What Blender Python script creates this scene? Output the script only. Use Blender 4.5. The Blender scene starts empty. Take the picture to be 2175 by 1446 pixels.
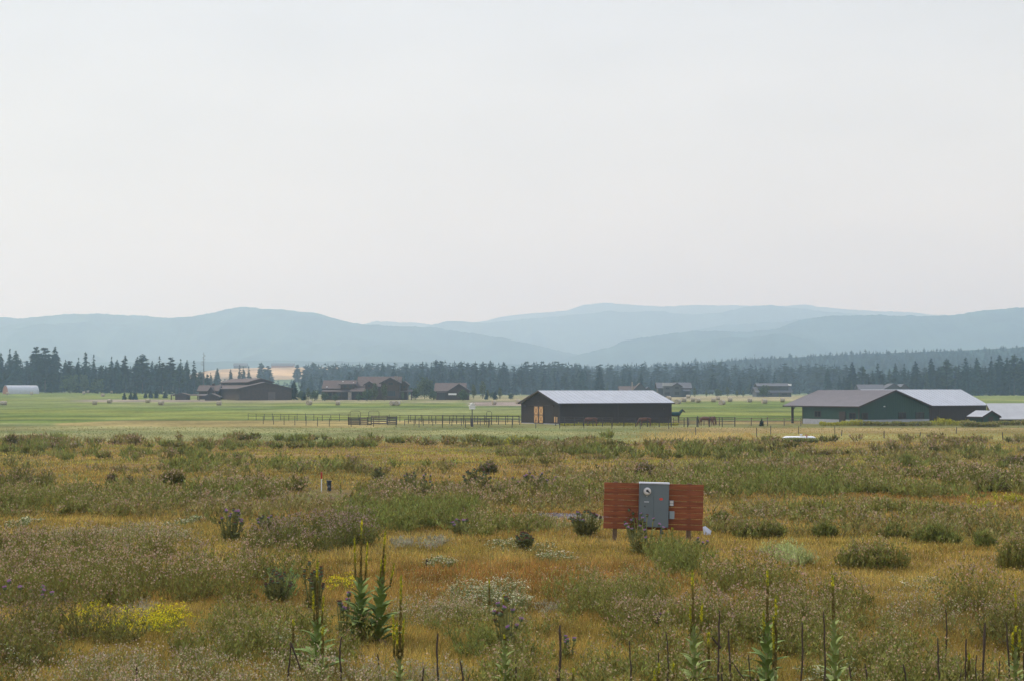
import bpy, math, random
import numpy as np
from mathutils import Vector, Matrix

# ------------------------------------------------------------------ camera, light, exposure
S = bpy.context.scene
COL = S.collection
F, CX, CY, HY = 3300.0, 1087.5, 723.0, 828.0      # focal length and horizon of the view, in photo pixels
CAMZ = 3.5
PITCH = math.atan((HY - CY) / F)
cam = bpy.data.cameras.new('camera')
cam.sensor_width = 36.0
cam.lens = 36.0 * F / 2175.0
cam.clip_start = 0.2
cam.clip_end = 30000
co = bpy.data.objects.new('camera', cam)
COL.objects.link(co)
co.location = (0, 0, CAMZ)
co.rotation_euler = (math.radians(90) + PITCH, 0, 0)
S.camera = co

SUN_EL, SUN_AZ = math.radians(52), math.radians(-60)   # azimuth: 0 = straight ahead (+Y), negative = left
world = bpy.data.worlds.new('World')
S.world = world
world.use_nodes = True
wn = world.node_tree
wn.nodes.clear()
w_out = wn.nodes.new('ShaderNodeOutputWorld')
w_bg = wn.nodes.new('ShaderNodeBackground')
w_bg.inputs['Strength'].default_value = 0.1
sky = wn.nodes.new('ShaderNodeTexSky')
sky.sky_type = 'NISHITA'
sky.sun_disc = False
sky.sun_elevation = SUN_EL
sky.sun_rotation = SUN_AZ
sky.air_density = 1.0
sky.dust_density = 6.0
sky.ozone_density = 1.0
# smoke veil over the whole sky: evens the blue out to a pale grey, a little cooler overhead
geo = wn.nodes.new('ShaderNodeTexCoord')
sep = wn.nodes.new('ShaderNodeSeparateXYZ')
wn.links.new(geo.outputs['Generated'], sep.inputs[0])
ramp = wn.nodes.new('ShaderNodeValToRGB')
wn.links.new(sep.outputs['Z'], ramp.inputs[0])
e = ramp.color_ramp.elements
e[0].position = 0.0; e[0].color = (0.94, 0.885, 0.80, 1)
e[1].position = 1.0; e[1].color = (1.00, 1.2, 1.74, 1)
m1 = e.new(0.10); m1.color = (0.90, 0.87, 0.80, 1)
m2 = e.new(0.24); m2.color = (0.815, 0.83, 0.83, 1)
wnoise = wn.nodes.new('ShaderNodeTexNoise')
wmap = wn.nodes.new('ShaderNodeMapping')
wmap.inputs['Scale'].default_value = (1.0, 1.0, 3.5)
wn.links.new(geo.outputs['Generated'], wmap.inputs[0])
wn.links.new(wmap.outputs[0], wnoise.inputs['Vector'])
wnoise.inputs['Scale'].default_value = 5.0
wnoise.inputs['Detail'].default_value = 4.0
wmr = wn.nodes.new('ShaderNodeMapRange')
wmr.inputs['From Min'].default_value = 0.3; wmr.inputs['From Max'].default_value = 0.7
wmr.inputs['To Min'].default_value = 9.6; wmr.inputs['To Max'].default_value = 10.4
wn.links.new(wnoise.outputs['Fac'], wmr.inputs['Value'])
vm = wn.nodes.new('ShaderNodeVectorMath'); vm.operation = 'SCALE'
wn.links.new(ramp.outputs[0], vm.inputs[0]); wn.links.new(wmr.outputs[0], vm.inputs['Scale'])
wmix = wn.nodes.new('ShaderNodeMix'); wmix.data_type = 'RGBA'
wmix.inputs['Factor'].default_value = 0.93
wn.links.new(sky.outputs[0], wmix.inputs['A']); wn.links.new(vm.outputs[0], wmix.inputs['B'])
wn.links.new(wmix.outputs['Result'], w_bg.inputs['Color'])
wn.links.new(w_bg.outputs[0], w_out.inputs['Surface'])

sl = bpy.data.lights.new('sun', 'SUN')
sl.energy = 2.5
sl.angle = math.radians(4)
sl.color = (1.0, 0.91, 0.77)
so = bpy.data.objects.new('sun', sl)
COL.objects.link(so)
so.location = (0, 0, 60)
sd = Vector((math.sin(SUN_AZ) * math.cos(SUN_EL), math.cos(SUN_AZ) * math.cos(SUN_EL), math.sin(SUN_EL)))
so.rotation_euler = sd.to_track_quat('Z', 'Y').to_euler()
S.view_settings.view_transform = 'Standard'
S.view_settings.look = 'None'
S.view_settings.exposure = 0.0
S.view_settings.gamma = 1.0
S.view_settings.use_curve_mapping = False
S.render.engine = 'CYCLES'
S.cycles.use_denoising = True
S.cycles.volume_bounces = 3
S.cycles.max_bounces = 6
S.cycles.diffuse_bounces = 3
S.cycles.transparent_max_bounces = 6
S.cycles.volume_max_steps = 64

RNG = np.random.default_rng(7)
rnd = random.Random(11)

# ------------------------------------------------------------------ noise and terrain
def _hash(ix, iy, seed):
    n = (ix.astype(np.int64) * 374761393 + iy.astype(np.int64) * 668265263 + seed * 974711) & 0x7fffffff
    n = ((n ^ (n >> 13)) * 1274126177) & 0x7fffffff
    return ((n ^ (n >> 16)) & 0xffff) / 65535.0

def vnoise(x, y, seed=0):
    x = np.asarray(x, float); y = np.asarray(y, float)
    ix = np.floor(x); iy = np.floor(y)
    fx = x - ix; fy = y - iy
    fx = fx * fx * (3 - 2 * fx); fy = fy * fy * (3 - 2 * fy)
    a = _hash(ix, iy, seed); b = _hash(ix + 1, iy, seed)
    c = _hash(ix, iy + 1, seed); d = _hash(ix + 1, iy + 1, seed)
    return (a * (1 - fx) + b * fx) * (1 - fy) + (c * (1 - fx) + d * fx) * fy

def fbm(x, y, seed=0, oct=4):
    t = 0; a = 0.5; s = 0
    for i in range(oct):
        t = t + a * vnoise(x * 2 ** i, y * 2 ** i, seed + i * 17); s += a; a *= 0.5
    return t / s

def sstep(a, b, v):
    t = np.clip((np.asarray(v, float) - a) / (b - a), 0, 1)
    return t * t * (3 - 2 * t)

_ty = np.array([-2000, -200, 0, 17, 36, 60, 100, 154, 200, 254, 300, 350, 420, 490, 550, 610, 700, 850, 1000, 10700], float)
_tz = np.array([.6, .6, .45, .3, 0, -.32, -.85, -1.5, -1.85, -2.1, -2.05, -1.9, -1.6, -1.25, -.7, -.1, .25, .4, .5, .5], float)
_fy = np.concatenate([np.arange(-2000, 1200, 2.0), [10700.0]])
_fz = np.interp(_fy, _ty, _tz)
_k = np.hanning(25); _k /= _k.sum()
_fs = np.convolve(_fz[:-1], _k, 'same'); _fs[:30] = _fz[:30]; _fs[-31:] = _fz[-32:-1]
_fz = np.concatenate([_fs, [0.5]])

def gz(x, y):
    x = np.asarray(x, float); y = np.asarray(y, float)
    z = np.interp(y, _fy, _fz)
    z = z + 1.9 * sstep(600, 900, y) * sstep(-120, -260, x)
    z = z + (fbm(x / 6.0, y / 6.0, 3, 3) - 0.5) * 0.35 * sstep(170, 120, y) * sstep(2, 14, np.abs(y) + np.abs(x))
    return z

def wx(px, Y):
    return (px - CX) / F * Y / (math.cos(PITCH) ) 

def zpx(py, Y):
    """height of the point that shows at photo row py, at distance Y"""
    v = (CY - py) / F
    c, s = math.cos(PITCH), math.sin(PITCH)
    return CAMZ + Y * (s + v * c) / (c - v * s)

_iy = np.concatenate([np.arange(6, 60, .25), np.arange(60, 400, 1.0), np.arange(400, 2500, 5.0)])
_pz = np.interp(_iy, _fy, _fz) - CAMZ
_t = _pz / _iy
_c, _s = math.cos(PITCH), math.sin(PITCH)
_v = (_t * _c - _s) / (_c + _t * _s)
_ipy = CY - _v * F
_ipy = np.minimum.accumulate(_ipy)
def ypx(py):
    """distance at which the ground shows at photo row py"""
    return np.interp(-np.asarray(py, float), -_ipy, _iy)

def G(px, py):
    Y = float(ypx(py)); X = wx(px, Y)
    return Vector((X, Y, float(gz(X, Y))))

# ------------------------------------------------------------------ object helpers
def tag(o, label=None, cat=None, group=None, kind=None):
    if label: o['label'] = label
    if cat: o['category'] = cat
    if group: o['group'] = group
    if kind: o['kind'] = kind
    return o

def empty(name, loc, rz=0, label=None, cat=None, group=None):
    o = bpy.data.objects.new(name, None)
    o.empty_display_size = 0.3
    COL.objects.link(o)
    o.location = loc; o.rotation_euler = (0, 0, rz)
    return tag(o, label, cat, group)

def link(name, me, parent=None, loc=(0, 0, 0), rot=(0, 0, 0), sc=(1, 1, 1)):
    o = bpy.data.objects.new(name, me)
    COL.objects.link(o)
    o.parent = parent
    o.location = loc; o.rotation_euler = rot; o.scale = sc
    return o

class MB:
    """collects polygons into one mesh"""
    def __init__(s): s.v = []; s.f = []; s.m = []; s.mats = []; s.cur = 0; s.M = Matrix.Identity(4)
    def use(s, mat):
        if mat not in s.mats: s.mats.append(mat)
        s.cur = s.mats.index(mat); return s
    def poly(s, vs, fs):
        b = len(s.v)
        s.v += [tuple(s.M @ Vector(p)) for p in vs]
        for f in fs: s.f.append([i + b for i in f]); s.m.append(s.cur)
        return s
    def box(s, x0, x1, y0, y1, z0, z1):
        return s.poly([(x0, y0, z0), (x1, y0, z0), (x1, y1, z0), (x0, y1, z0), (x0, y0, z1), (x1, y0, z1), (x1, y1, z1), (x0, y1, z1)],
                      [(0, 3, 2, 1), (4, 5, 6, 7), (0, 1, 5, 4), (1, 2, 6, 5), (2, 3, 7, 6), (3, 0, 4, 7)])
    def tube(s, pts, rad, n=6, cap=True):
        pts = [Vector(p) for p in pts]
        rad = rad if hasattr(rad, '__len__') else [rad] * len(pts)
        vs = []; fs = []
        for i, p in enumerate(pts):
            d = (pts[min(i + 1, len(pts) - 1)] - pts[max(i - 1, 0)]).normalized()
            a = d.orthogonal().normalized() if abs(d.z) < .95 else Vector((1, 0, 0))
            a = (a - d * a.dot(d)).normalized(); b = d.cross(a)
            for k in range(n):
                t = 2 * math.pi * k / n
                vs.append(p + (a * math.cos(t) + b * math.sin(t)) * rad[i])
        for i in range(len(pts) - 1):
            for k in range(n):
                k2 = (k + 1) % n
                fs.append((i * n + k, i * n + k2, (i + 1) * n + k2, (i + 1) * n + k))
        if cap:
            fs.append(tuple(range(n))[::-1]); fs.append(tuple((len(pts) - 1) * n + k for k in range(n)))
        return s.poly(vs, fs)
    def slab(s, quad, t):
        """a thin plate of thickness t below a quad given counter-clockwise from above"""
        q = [Vector(p) for p in quad]
        n = (q[1] - q[0]).cross(q[2] - q[0]).normalized()
        m = len(q)
        vs = q + [p - n * t for p in q]
        fs = [tuple(range(m)), tuple(range(2 * m - 1, m - 1, -1))]
        for i in range(m):
            j = (i + 1) % m
            fs.append((i, i + m, j + m, j))
        return s.poly(vs, fs)
    def mesh(s, name, mat=None, smooth=False):
        me = bpy.data.meshes.new(name)
        me.from_pydata(s.v, [], s.f)
        for mt in (s.mats or [mat]): me.materials.append(mt)
        me.polygons.foreach_set('material_index', s.m)
        if smooth: me.polygons.foreach_set('use_smooth', [True] * len(s.f))
        me.update()
        return me
    def build(s, name, mat=None, parent=None, smooth=False, **k):
        return link(name, s.mesh(name, mat, smooth), parent, **k)

def tri_mesh(name, V, C, mat):
    V = np.ascontiguousarray(V, dtype=np.float32).reshape(-1, 3)
    n = len(V)
    me = bpy.data.meshes.new(name)
    me.vertices.add(n); me.vertices.foreach_set('co', V.ravel())
    me.loops.add(n); me.loops.foreach_set('vertex_index', np.arange(n, dtype=np.int32))
    me.polygons.add(n // 3)
    me.polygons.foreach_set('loop_start', np.arange(0, n, 3, dtype=np.int32))
    try: me.polygons.foreach_set('loop_total', np.full(n // 3, 3, dtype=np.int32))
    except Exception: pass
    a = me.color_attributes.new('Col', 'FLOAT_COLOR', 'POINT')
    c = np.ones((n, 4), dtype=np.float32)
    c[:, :3] = np.repeat(np.clip(C, 0, 1), 3, axis=0)
    a.data.foreach_set('color', c.ravel())
    me.materials.append(mat)
    me.update(calc_edges=True)
    return me

# ------------------------------------------------------------------ materials
MATS = {}
def new_mat(name):
    m = bpy.data.materials.new(name); m.use_nodes = True
    nt = m.node_tree
    return m, nt, nt.nodes['Principled BSDF']

def mat(name, col, rough=0.8, var=0.12, scale=3.0, metal=0.0, stretch=(1, 1, 1), bump=0.0, spec=0.3, col2=None):
    if name in MATS: return MATS[name]
    m, nt, b = new_mat(name)
    tc = nt.nodes.new('ShaderNodeTexCoord')
    mp = nt.nodes.new('ShaderNodeMapping'); mp.inputs['Scale'].default_value = stretch
    nt.links.new(tc.outputs['Object'], mp.inputs[0])
    nz = nt.nodes.new('ShaderNodeTexNoise'); nz.inputs['Scale'].default_value = scale
    nz.inputs['Detail'].default_value = 6; nz.inputs['Roughness'].default_value = .65
    nt.links.new(mp.outputs[0], nz.inputs['Vector'])
    r = nt.nodes.new('ShaderNodeValToRGB')
    c1 = tuple(max(0, c * (1 - var * 1.6)) for c in col); c2 = col2 or tuple(min(1, c * (1 + var * 1.6)) for c in col)
    r.color_ramp.elements[0].position = .3; r.color_ramp.elements[0].color = (*c1, 1)
    r.color_ramp.elements[1].position = .7; r.color_ramp.elements[1].color = (*c2, 1)
    nt.links.new(nz.outputs['Fac'], r.inputs[0])
    nt.links.new(r.outputs[0], b.inputs['Base Color'])
    b.inputs['Roughness'].default_value = rough
    b.inputs['Metallic'].default_value = metal
    b.inputs['Specular IOR Level'].default_value = spec
    if bump:
        bp = nt.nodes.new('ShaderNodeBump'); bp.inputs['Strength'].default_value = bump; bp.inputs['Distance'].default_value = .02
        nt.links.new(nz.outputs['Fac'], bp.inputs['Height']); nt.links.new(bp.outputs[0], b.inputs['Normal'])
    MATS[name] = m
    return m

def foliage_mat(name, transl=0.3):
    m = bpy.data.materials.new(name); m.use_nodes = True
    nt = m.node_tree; nt.nodes.clear()
    o = nt.nodes.new('ShaderNodeOutputMaterial')
    at = nt.nodes.new('ShaderNodeAttribute'); at.attribute_name = 'Col'
    d = nt.nodes.new('ShaderNodeBsdfDiffuse'); t = nt.nodes.new('ShaderNodeBsdfTranslucent')
    mx = nt.nodes.new('ShaderNodeMixShader'); mx.inputs[0].default_value = transl
    nt.links.new(at.outputs['Color'], d.inputs['Color']); nt.links.new(at.outputs['Color'], t.inputs['Color'])
    nt.links.new(d.outputs[0], mx.inputs[1]); nt.links.new(t.outputs[0], mx.inputs[2])
    nt.links.new(mx.outputs[0], o.inputs['Surface'])
    return m
LEAF = foliage_mat('leaf', 0.3)
NEEDLE = foliage_mat('needles', 0.12)

# ------------------------------------------------------------------ ground
def ground_color(x, y):
    px = CX + x / np.maximum(y, 1) * F
    n = len(x)
    n1 = fbm(x / 9, y / 9, 5); n2 = fbm(x / 40, y / 60, 9); n3 = fbm(x / 60, y / 25, 21)
    def mix(a, b, t): return a * (1 - t)[:, None] + np.asarray(b) * t[:, None]
    c = np.tile(np.array([.20, .135, .055]), (n, 1))
    c = mix(c, np.array([.13, .12, .045]), sstep(.45, .65, n1))
    # grey-green field beyond the rough meadow, tan to the right of it
    right = sstep(1280, 1480, px + (n2 - .5) * 250)
    gg = mix(np.tile(np.array([.170, .190, .075]), (n, 1)), np.array([.24, .225, .095]), sstep(.40, .62, n3))
    tan = mix(np.tile(np.array([.25, .185, .08]), (n, 1)), np.array([.24, .22, .075]), sstep(.42, .62, n3))
    f = mix(gg, tan, right)
    c = mix(c, f, sstep(143, 152, y + (n1 - .5) * 14))
    # orange dry strip, then the hay field
    edge1 = 236 + sstep(100, 700, px) * -12 + (n1 - .5) * 10
    edge1 = np.where(px < 120, 300, edge1)
    edge1 = edge1 + right * 30
    c = mix(c, np.array([.29, .22, .09]), sstep(0, 8, y - edge1) * (1 - right) * .8)
    hay = mix(np.tile(np.array([.125, .160, .042]), (n, 1)), np.array([.180, .195, .052]), sstep(.40, .62, n3))
    hay = mix(hay, np.array([.21, .22, .09]), sstep(.55, .7, n2) * .6)
    hay_edge = 285 + (n1 - .5) * 10 - 22 * sstep(300, 100, px)
    c = mix(c, hay, sstep(0, 6, y - hay_edge))
    c = mix(c, np.array([.155, .165, .065]), sstep(224, 232, y) * sstep(264, 254, y) * sstep(780, 860, px) * .8)
    for yy, w, st in ((292, 5, .75), (452, 7, .8), (330, 3, .3), (415, 4, .35), (520, 6, .4), (1e9, 1, 0)):
        c = mix(c, np.array([.07, .11, .045]), np.exp(-((y - yy - (n2 - .5) * 14) / w) ** 2) * st)
    c = mix(c, np.array([.07, .11, .06]), np.exp(-((y - 385) / 9) ** 2) * .5 * sstep(1420, 1500, px))
    # dry / bare ground round the houses and at the field's far edge
    dry = sstep(.42, .6, n1) * .4 + .5
    c = mix(c, np.array([.26, .22, .13]), dry * sstep(520, 560, y) * sstep(1500, 1380, px) * sstep(400, 520, px))
    c = mix(c, np.array([.25, .20, .16]), sstep(540, 560, y) * sstep(620, 600, y) * sstep(120, 200, px) * sstep(480, 440, px) * .9)
    c = mix(c, np.array([.30, .25, .15]), sstep(550, 600, y) * sstep(1330, 1420, px) * .8 * sstep(2030, 1900, px))
    c = mix(c, np.array([.27, .21, .18]), sstep(470, 490, y) * sstep(560, 545, y) * sstep(985, 1010, px) * sstep(1160, 1120, px) * .9)
    c = mix(c, np.array([.17, .19, .09]), sstep(800, 1000, y))
    return c

def make_ground():
    ys = np.concatenate([np.arange(-500, 0, 40), np.arange(0, 60, 1.5), np.arange(60, 340, 3), np.geomspace(340, 10600, 130)])
    us = np.concatenate([np.linspace(-4.4, -.5, 14), np.linspace(-.45, .45, 260), np.linspace(.5, 4.4, 14)])
    Yg, Ug = np.meshgrid(ys, us, indexing='ij')
    X = np.clip(Ug * (np.maximum(Yg, 0) + 90), -6200, 6200)
    Z = gz(X, Yg)
    # keep columns strictly ordered where they were clipped
    X += Ug * 2
    V = np.stack([X, Yg, Z], -1).reshape(-1, 3)
    nr, nc = X.shape
    idx = np.arange(nr * nc).reshape(nr, nc)
    q = np.stack([idx[:-1, :-1], idx[:-1, 1:], idx[1:, 1:], idx[1:, :-1]], -1).reshape(-1, 4)
    me = grid_mesh('ground', V, q)
    a = me.color_attributes.new('Col', 'FLOAT_COLOR', 'POINT')
    c = np.ones((len(V), 4), np.float32); c[:, :3] = ground_color(V[:, 0], V[:, 1])
    a.data.foreach_set('color', c.ravel())
    m, nt, b = new_mat('ground')
    at = nt.nodes.new('ShaderNodeAttribute'); at.attribute_name = 'Col'
    tc = nt.nodes.new('ShaderNodeTexCoord')
    prev = at.outputs['Color']
    for sc_, lo, hi, stretch in ((.9, .72, 1.3, (1, 1, 1)), (.07, .72, 1.3, (1, .5, 1)), (.025, .84, 1.16, (1, 1, 1)), (6, .7, 1.3, (1, 1, 1))):
        mp = nt.nodes.new('ShaderNodeMapping'); mp.inputs['Scale'].default_value = stretch
        nt.links.new(tc.outputs['Object'], mp.inputs[0])
        nz = nt.nodes.new('ShaderNodeTexNoise'); nz.inputs['Scale'].default_value = sc_; nz.inputs['Detail'].default_value = 5
        nt.links.new(mp.outputs[0], nz.inputs['Vector'])
        mr = nt.nodes.new('ShaderNodeMapRange'); mr.inputs['From Min'].default_value = .3; mr.inputs['From Max'].default_value = .7
        mr.inputs['To Min'].default_value = lo; mr.inputs['To Max'].default_value = hi
        nt.links.new(nz.outputs['Fac'], mr.inputs['Value'])
        v = nt.nodes.new('ShaderNodeVectorMath'); v.operation = 'SCALE'
        nt.links.new(prev, v.inputs[0]); nt.links.new(mr.outputs[0], v.inputs['Scale'])
        prev = v.outputs[0]
    nt.links.new(prev, b.inputs['Base Color'])
    b.inputs['Roughness'].default_value = 1; b.inputs['Specular IOR Level'].default_value = 0
    me.materials.append(m)
    o = link('ground', me)
    tag(o, 'flat farmland of dry meadow and green hay field', 'ground', kind='structure')

def grid_mesh(name, V, q, smooth=True):
    me = bpy.data.meshes.new(name)
    me.vertices.add(len(V)); me.vertices.foreach_set('co', np.ascontiguousarray(V, np.float32).ravel())
    me.loops.add(q.size); me.loops.foreach_set('vertex_index', q.astype(np.int32).ravel())
    me.polygons.add(len(q)); me.polygons.foreach_set('loop_start', np.arange(0, q.size, 4, dtype=np.int32))
    if smooth: me.polygons.foreach_set('use_smooth', np.ones(len(q), bool))
    me.update(calc_edges=True)
    return me
make_ground()

# ------------------------------------------------------------------ hills and mountains
def ridge(name, pts, Y, front, back, col, label, rough_px=1.2, base=0.45, seed=1, nx=900, x0=-700, x1=2900, expo=1.25, gully=1.25, tint=None):
    P = np.array(pts, float)
    px = np.linspace(x0, x1, nx)
    py = np.interp(px, P[:, 0], P[:, 1])
    k = np.hanning(9); k /= k.sum()
    py = np.convolve(np.pad(py, 4, 'edge'), k, 'valid')
    py = py + (fbm(px / 22, px * 0 + seed, seed, 3) - .5) * rough_px * 3.0 + (RNG.random(nx) - .5) * rough_px * 1.3
    crest = CAMZ + (HY - py) / F * Y
    vs = np.concatenate([np.linspace(-1, 0, 20), np.linspace(.1, 1, 5)])
    rows = []
    for v in vs:
        y = Y + (v * front if v < 0 else v * back)
        s = 1 - abs(v) ** (1 / expo) if v < 0 else 1 - v ** 1.3
        x = (px - CX) / F * Y
        g = (fbm(x / 420 + 7, np.full(nx, y / 600.0), seed + 40, 4) - .5) * 2
        g2 = (fbm(x / 130 + 7, np.full(nx, y / 300.0), seed + 60, 3) - .5) * 2
        z = base - 3 * (abs(v) > .97) + (crest - base) * np.clip(s + (g * gully + g2 * .38) * (s * (1 - s)) * 1.6, 0, .995 if v != 0 else 1)
        rows.append(np.stack([x, np.full(nx, y), z], -1))
    V = np.array(rows); nr, nc = V.shape[:2]
    idx = np.arange(nr * nc).reshape(nr, nc)
    q = np.stack([idx[:-1, :-1], idx[:-1, 1:], idx[1:, 1:], idx[1:, :-1]], -1).reshape(-1, 4)
    me = grid_mesh(name, V.reshape(-1, 3), q)
    me.materials.append(mat('mat_' + name + str(seed), col, 1, .45, .007, spec=0, col2=tint or (tuple(c * 2.0 + .01 for c in col) if label.count('mountain') else None)))
    o = link(name, me)
    tag(o, label, 'hills', kind='structure')
    return o, V

FOREST = (.022, .042, .03)
ridge('far_mountains', [(-700, 700), (700, 694), (770, 689), (820, 683), (880, 686), (930, 691), (1020, 684), (1100, 668), (1150, 665), (1200, 661), (1240, 648), (1290, 643), (1340, 648), (1400, 652), (1480, 648), (1560, 649), (1640, 652), (1700, 647), (1760, 654), (1840, 660), (1930, 663), (1990, 670), (2060, 668), (2400, 660), (2900, 672)],
      9600, 1100, 700, FOREST, 'palest most distant mountain ridge', 1.0, seed=1)
ridge('mountains', [(-700, 720), (850, 705), (920, 690), (960, 682), (1030, 686), (1100, 680), (1160, 674), (1230, 668), (1290, 661), (1330, 663), (1400, 662), (1470, 668), (1530, 664), (1580, 654), (1630, 648), (1690, 655), (1750, 662), (1870, 672), (2100, 690), (2900, 700)],
      7900, 1200, 600, FOREST, 'pale blue middle mountain ridge', 1.2, seed=2)
ridge('mountains', [(-700, 668), (-300, 690), (0, 674), (50, 677), (110, 670), (180, 666), (240, 669), (300, 672), (360, 677), (420, 671), (460, 662), (500, 653), (520, 651), (560, 657), (620, 660), (680, 667), (740, 684), (790, 691), (850, 693), (930, 697), (1010, 708), (1090, 722), (1160, 737), (1240, 755), (1330, 778), (1500, 822), (2900, 825)],
      6000, 1300, 600, FOREST, 'blue forested mountain on the left with a rounded summit', 1.3, seed=3)
ridge('mountains', [(-700, 825), (1000, 824), (1150, 775), (1230, 752), (1290, 738), (1330, 722), (1350, 718), (1400, 712), (1470, 703), (1530, 704), (1590, 706), (1650, 698), (1700, 681), (1740, 674), (1800, 671), (1850, 669), (1920, 671), (2000, 672), (2060, 664), (2120, 657), (2180, 653), (2400, 640), (2900, 680)],
      5500, 1200, 600, FOREST, 'blue forested mountain slope on the right', 1.3, seed=4)
ridge('far_plain_rise', [(-700, 770), (380, 769), (450, 767), (560, 765), (700, 767), (900, 768), (1050, 772), (1200, 776), (2900, 800)],
      4200, 600, 400, (.03, .055, .045), 'low blue wooded rise at the foot of the mountains', .8, seed=5, expo=1.0)
ridge('stubble_field', [(-700, 800), (380, 800), (440, 787), (480, 783), (560, 780), (700, 779), (800, 781), (870, 784), (950, 795), (1100, 810), (2900, 823)],
      2300, 420, 300, (.42, .285, .14), 'golden stubble field on the distant rise', .25, seed=6, expo=1.0, gully=.1)
_, HILL = ridge('wooded_hill', [(-700, 823), (900, 822), (1100, 792), (1250, 786), (1400, 779), (1500, 770), (1600, 762), (1700, 757), (1800, 753), (1900, 749), (2000, 745), (2080, 742), (2175, 737), (2400, 728), (2900, 722)],
      2300, 800, 400, (.020, .038, .028), 'long wooded hill rising behind the ranch on the right', .8, seed=7, expo=1.0, gully=.25)
ridge('green_slope', [(-700, 822), (430, 822), (500, 812), (560, 806), (700, 803), (800, 805), (900, 815), (1100, 824), (2900, 825)],
      1500, 250, 200, (.11, .15, .085), 'pale green pasture slope below the stubble field', .3, seed=8, expo=1.0, gully=.1)

ridge('mountains', [(-700, 825), (1240, 790), (1300, 742), (1400, 716), (1480, 700), (1540, 690), (1600, 688), (1660, 684), (1720, 676), (1820, 684), (1950, 700), (2900, 740)],
      6900, 900, 500, FOREST, 'pale spur between the middle ridge and the right slope', 1.2, seed=9)
# ------------------------------------------------------------------ haze
def make_haze():
    m = bpy.data.materials.new('haze'); m.use_nodes = True
    nt = m.node_tree; nt.nodes.clear()
    o = nt.nodes.new('ShaderNodeOutputMaterial')
    v = nt.nodes.new('ShaderNodeVolumePrincipled')
    v.inputs['Color'].default_value = (.57, .80, 1.0, 1)
    v.inputs['Absorption Color'].default_value = (1, 1, 1, 1)
    v.inputs['Density'].default_value = 0.00025
    v.inputs['Anisotropy'].default_value = 0.4
    nt.links.new(v.outputs[0], o.inputs['Volume'])
    b = MB().use(m).box(-6600, 6600, -520, 10800, -4, 575)
    h = b.build('haze')
    tag(h, 'thin blue smoke haze over the whole valley', 'haze', kind='stuff')
make_haze()

# ------------------------------------------------------------------ buildings
BROWN = mat('brown_metal_siding', (.042, .034, .029), .7, .06, 1.5, spec=.25)
BROWNT = mat('dark_trim', (.045, .036, .032), .6, .08, 2, spec=.4)
GREEN = mat('green_metal_siding', (.024, .060, .045), .6, .06, 1.5, spec=.4)
SILVER = mat('galvanised_roof', (.41, .42, .425), .5, .05, .6, metal=.2, spec=.5)
PALEROOF = mat('pale_roof', (.33, .335, .33), .8, .06, .5, spec=.2)
TAUPE = mat('taupe_metal_roof', (.165, .148, .145), .6, .06, .7, spec=.4)
CONCRETE = mat('concrete', (.33, .34, .36), .9, .08, 2)
TIMBER = mat('brown_timber_siding', (.060, .036, .026), .85, .18, 1.2)
SHINGLE = mat('brown_shingle', (.105, .078, .066), .9, .14, 1.4)
STONE = mat('stone', (.26, .22, .18), .9, .25, 3)
GREYWALL = mat('grey_siding', (.075, .08, .08), .85, .1, 1)
GREYROOF = mat('grey_shingle', (.10, .10, .105), .9, .1, 1)
PINE = mat('pine_board', (.55, .34, .15), .7, .15, 4, stretch=(6, 6, 1))
REDTRIM = mat('red_brown_brace', (.22, .07, .03), .7, .1, 4)
WHITE = mat('white_paint', (.78, .78, .76), .5, .03, 3)
RED = mat('red_paint', (.42, .05, .03), .5, .08, 3)
ORANGE = mat('weathered_red', (.30, .15, .11), .8, .1, 1)
BALE = mat('hay', (.36, .30, .21), 1, .25, 4, bump=.6)
IRON = mat('dark_pipe', (.055, .047, .045), .6, .15, 4)
WEATHERED = mat('weathered_wood', (.17, .13, .10), .9, .25, 5)

def glass_mat():
    m, nt, b = new_mat('window_glass')
    b.inputs['Base Color'].default_value = (.03, .035, .04, 1); b.inputs['Roughness'].default_value = .08
    b.inputs['Specular IOR Level'].default_value = .6
    return m
GLASS = glass_mat()

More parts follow.
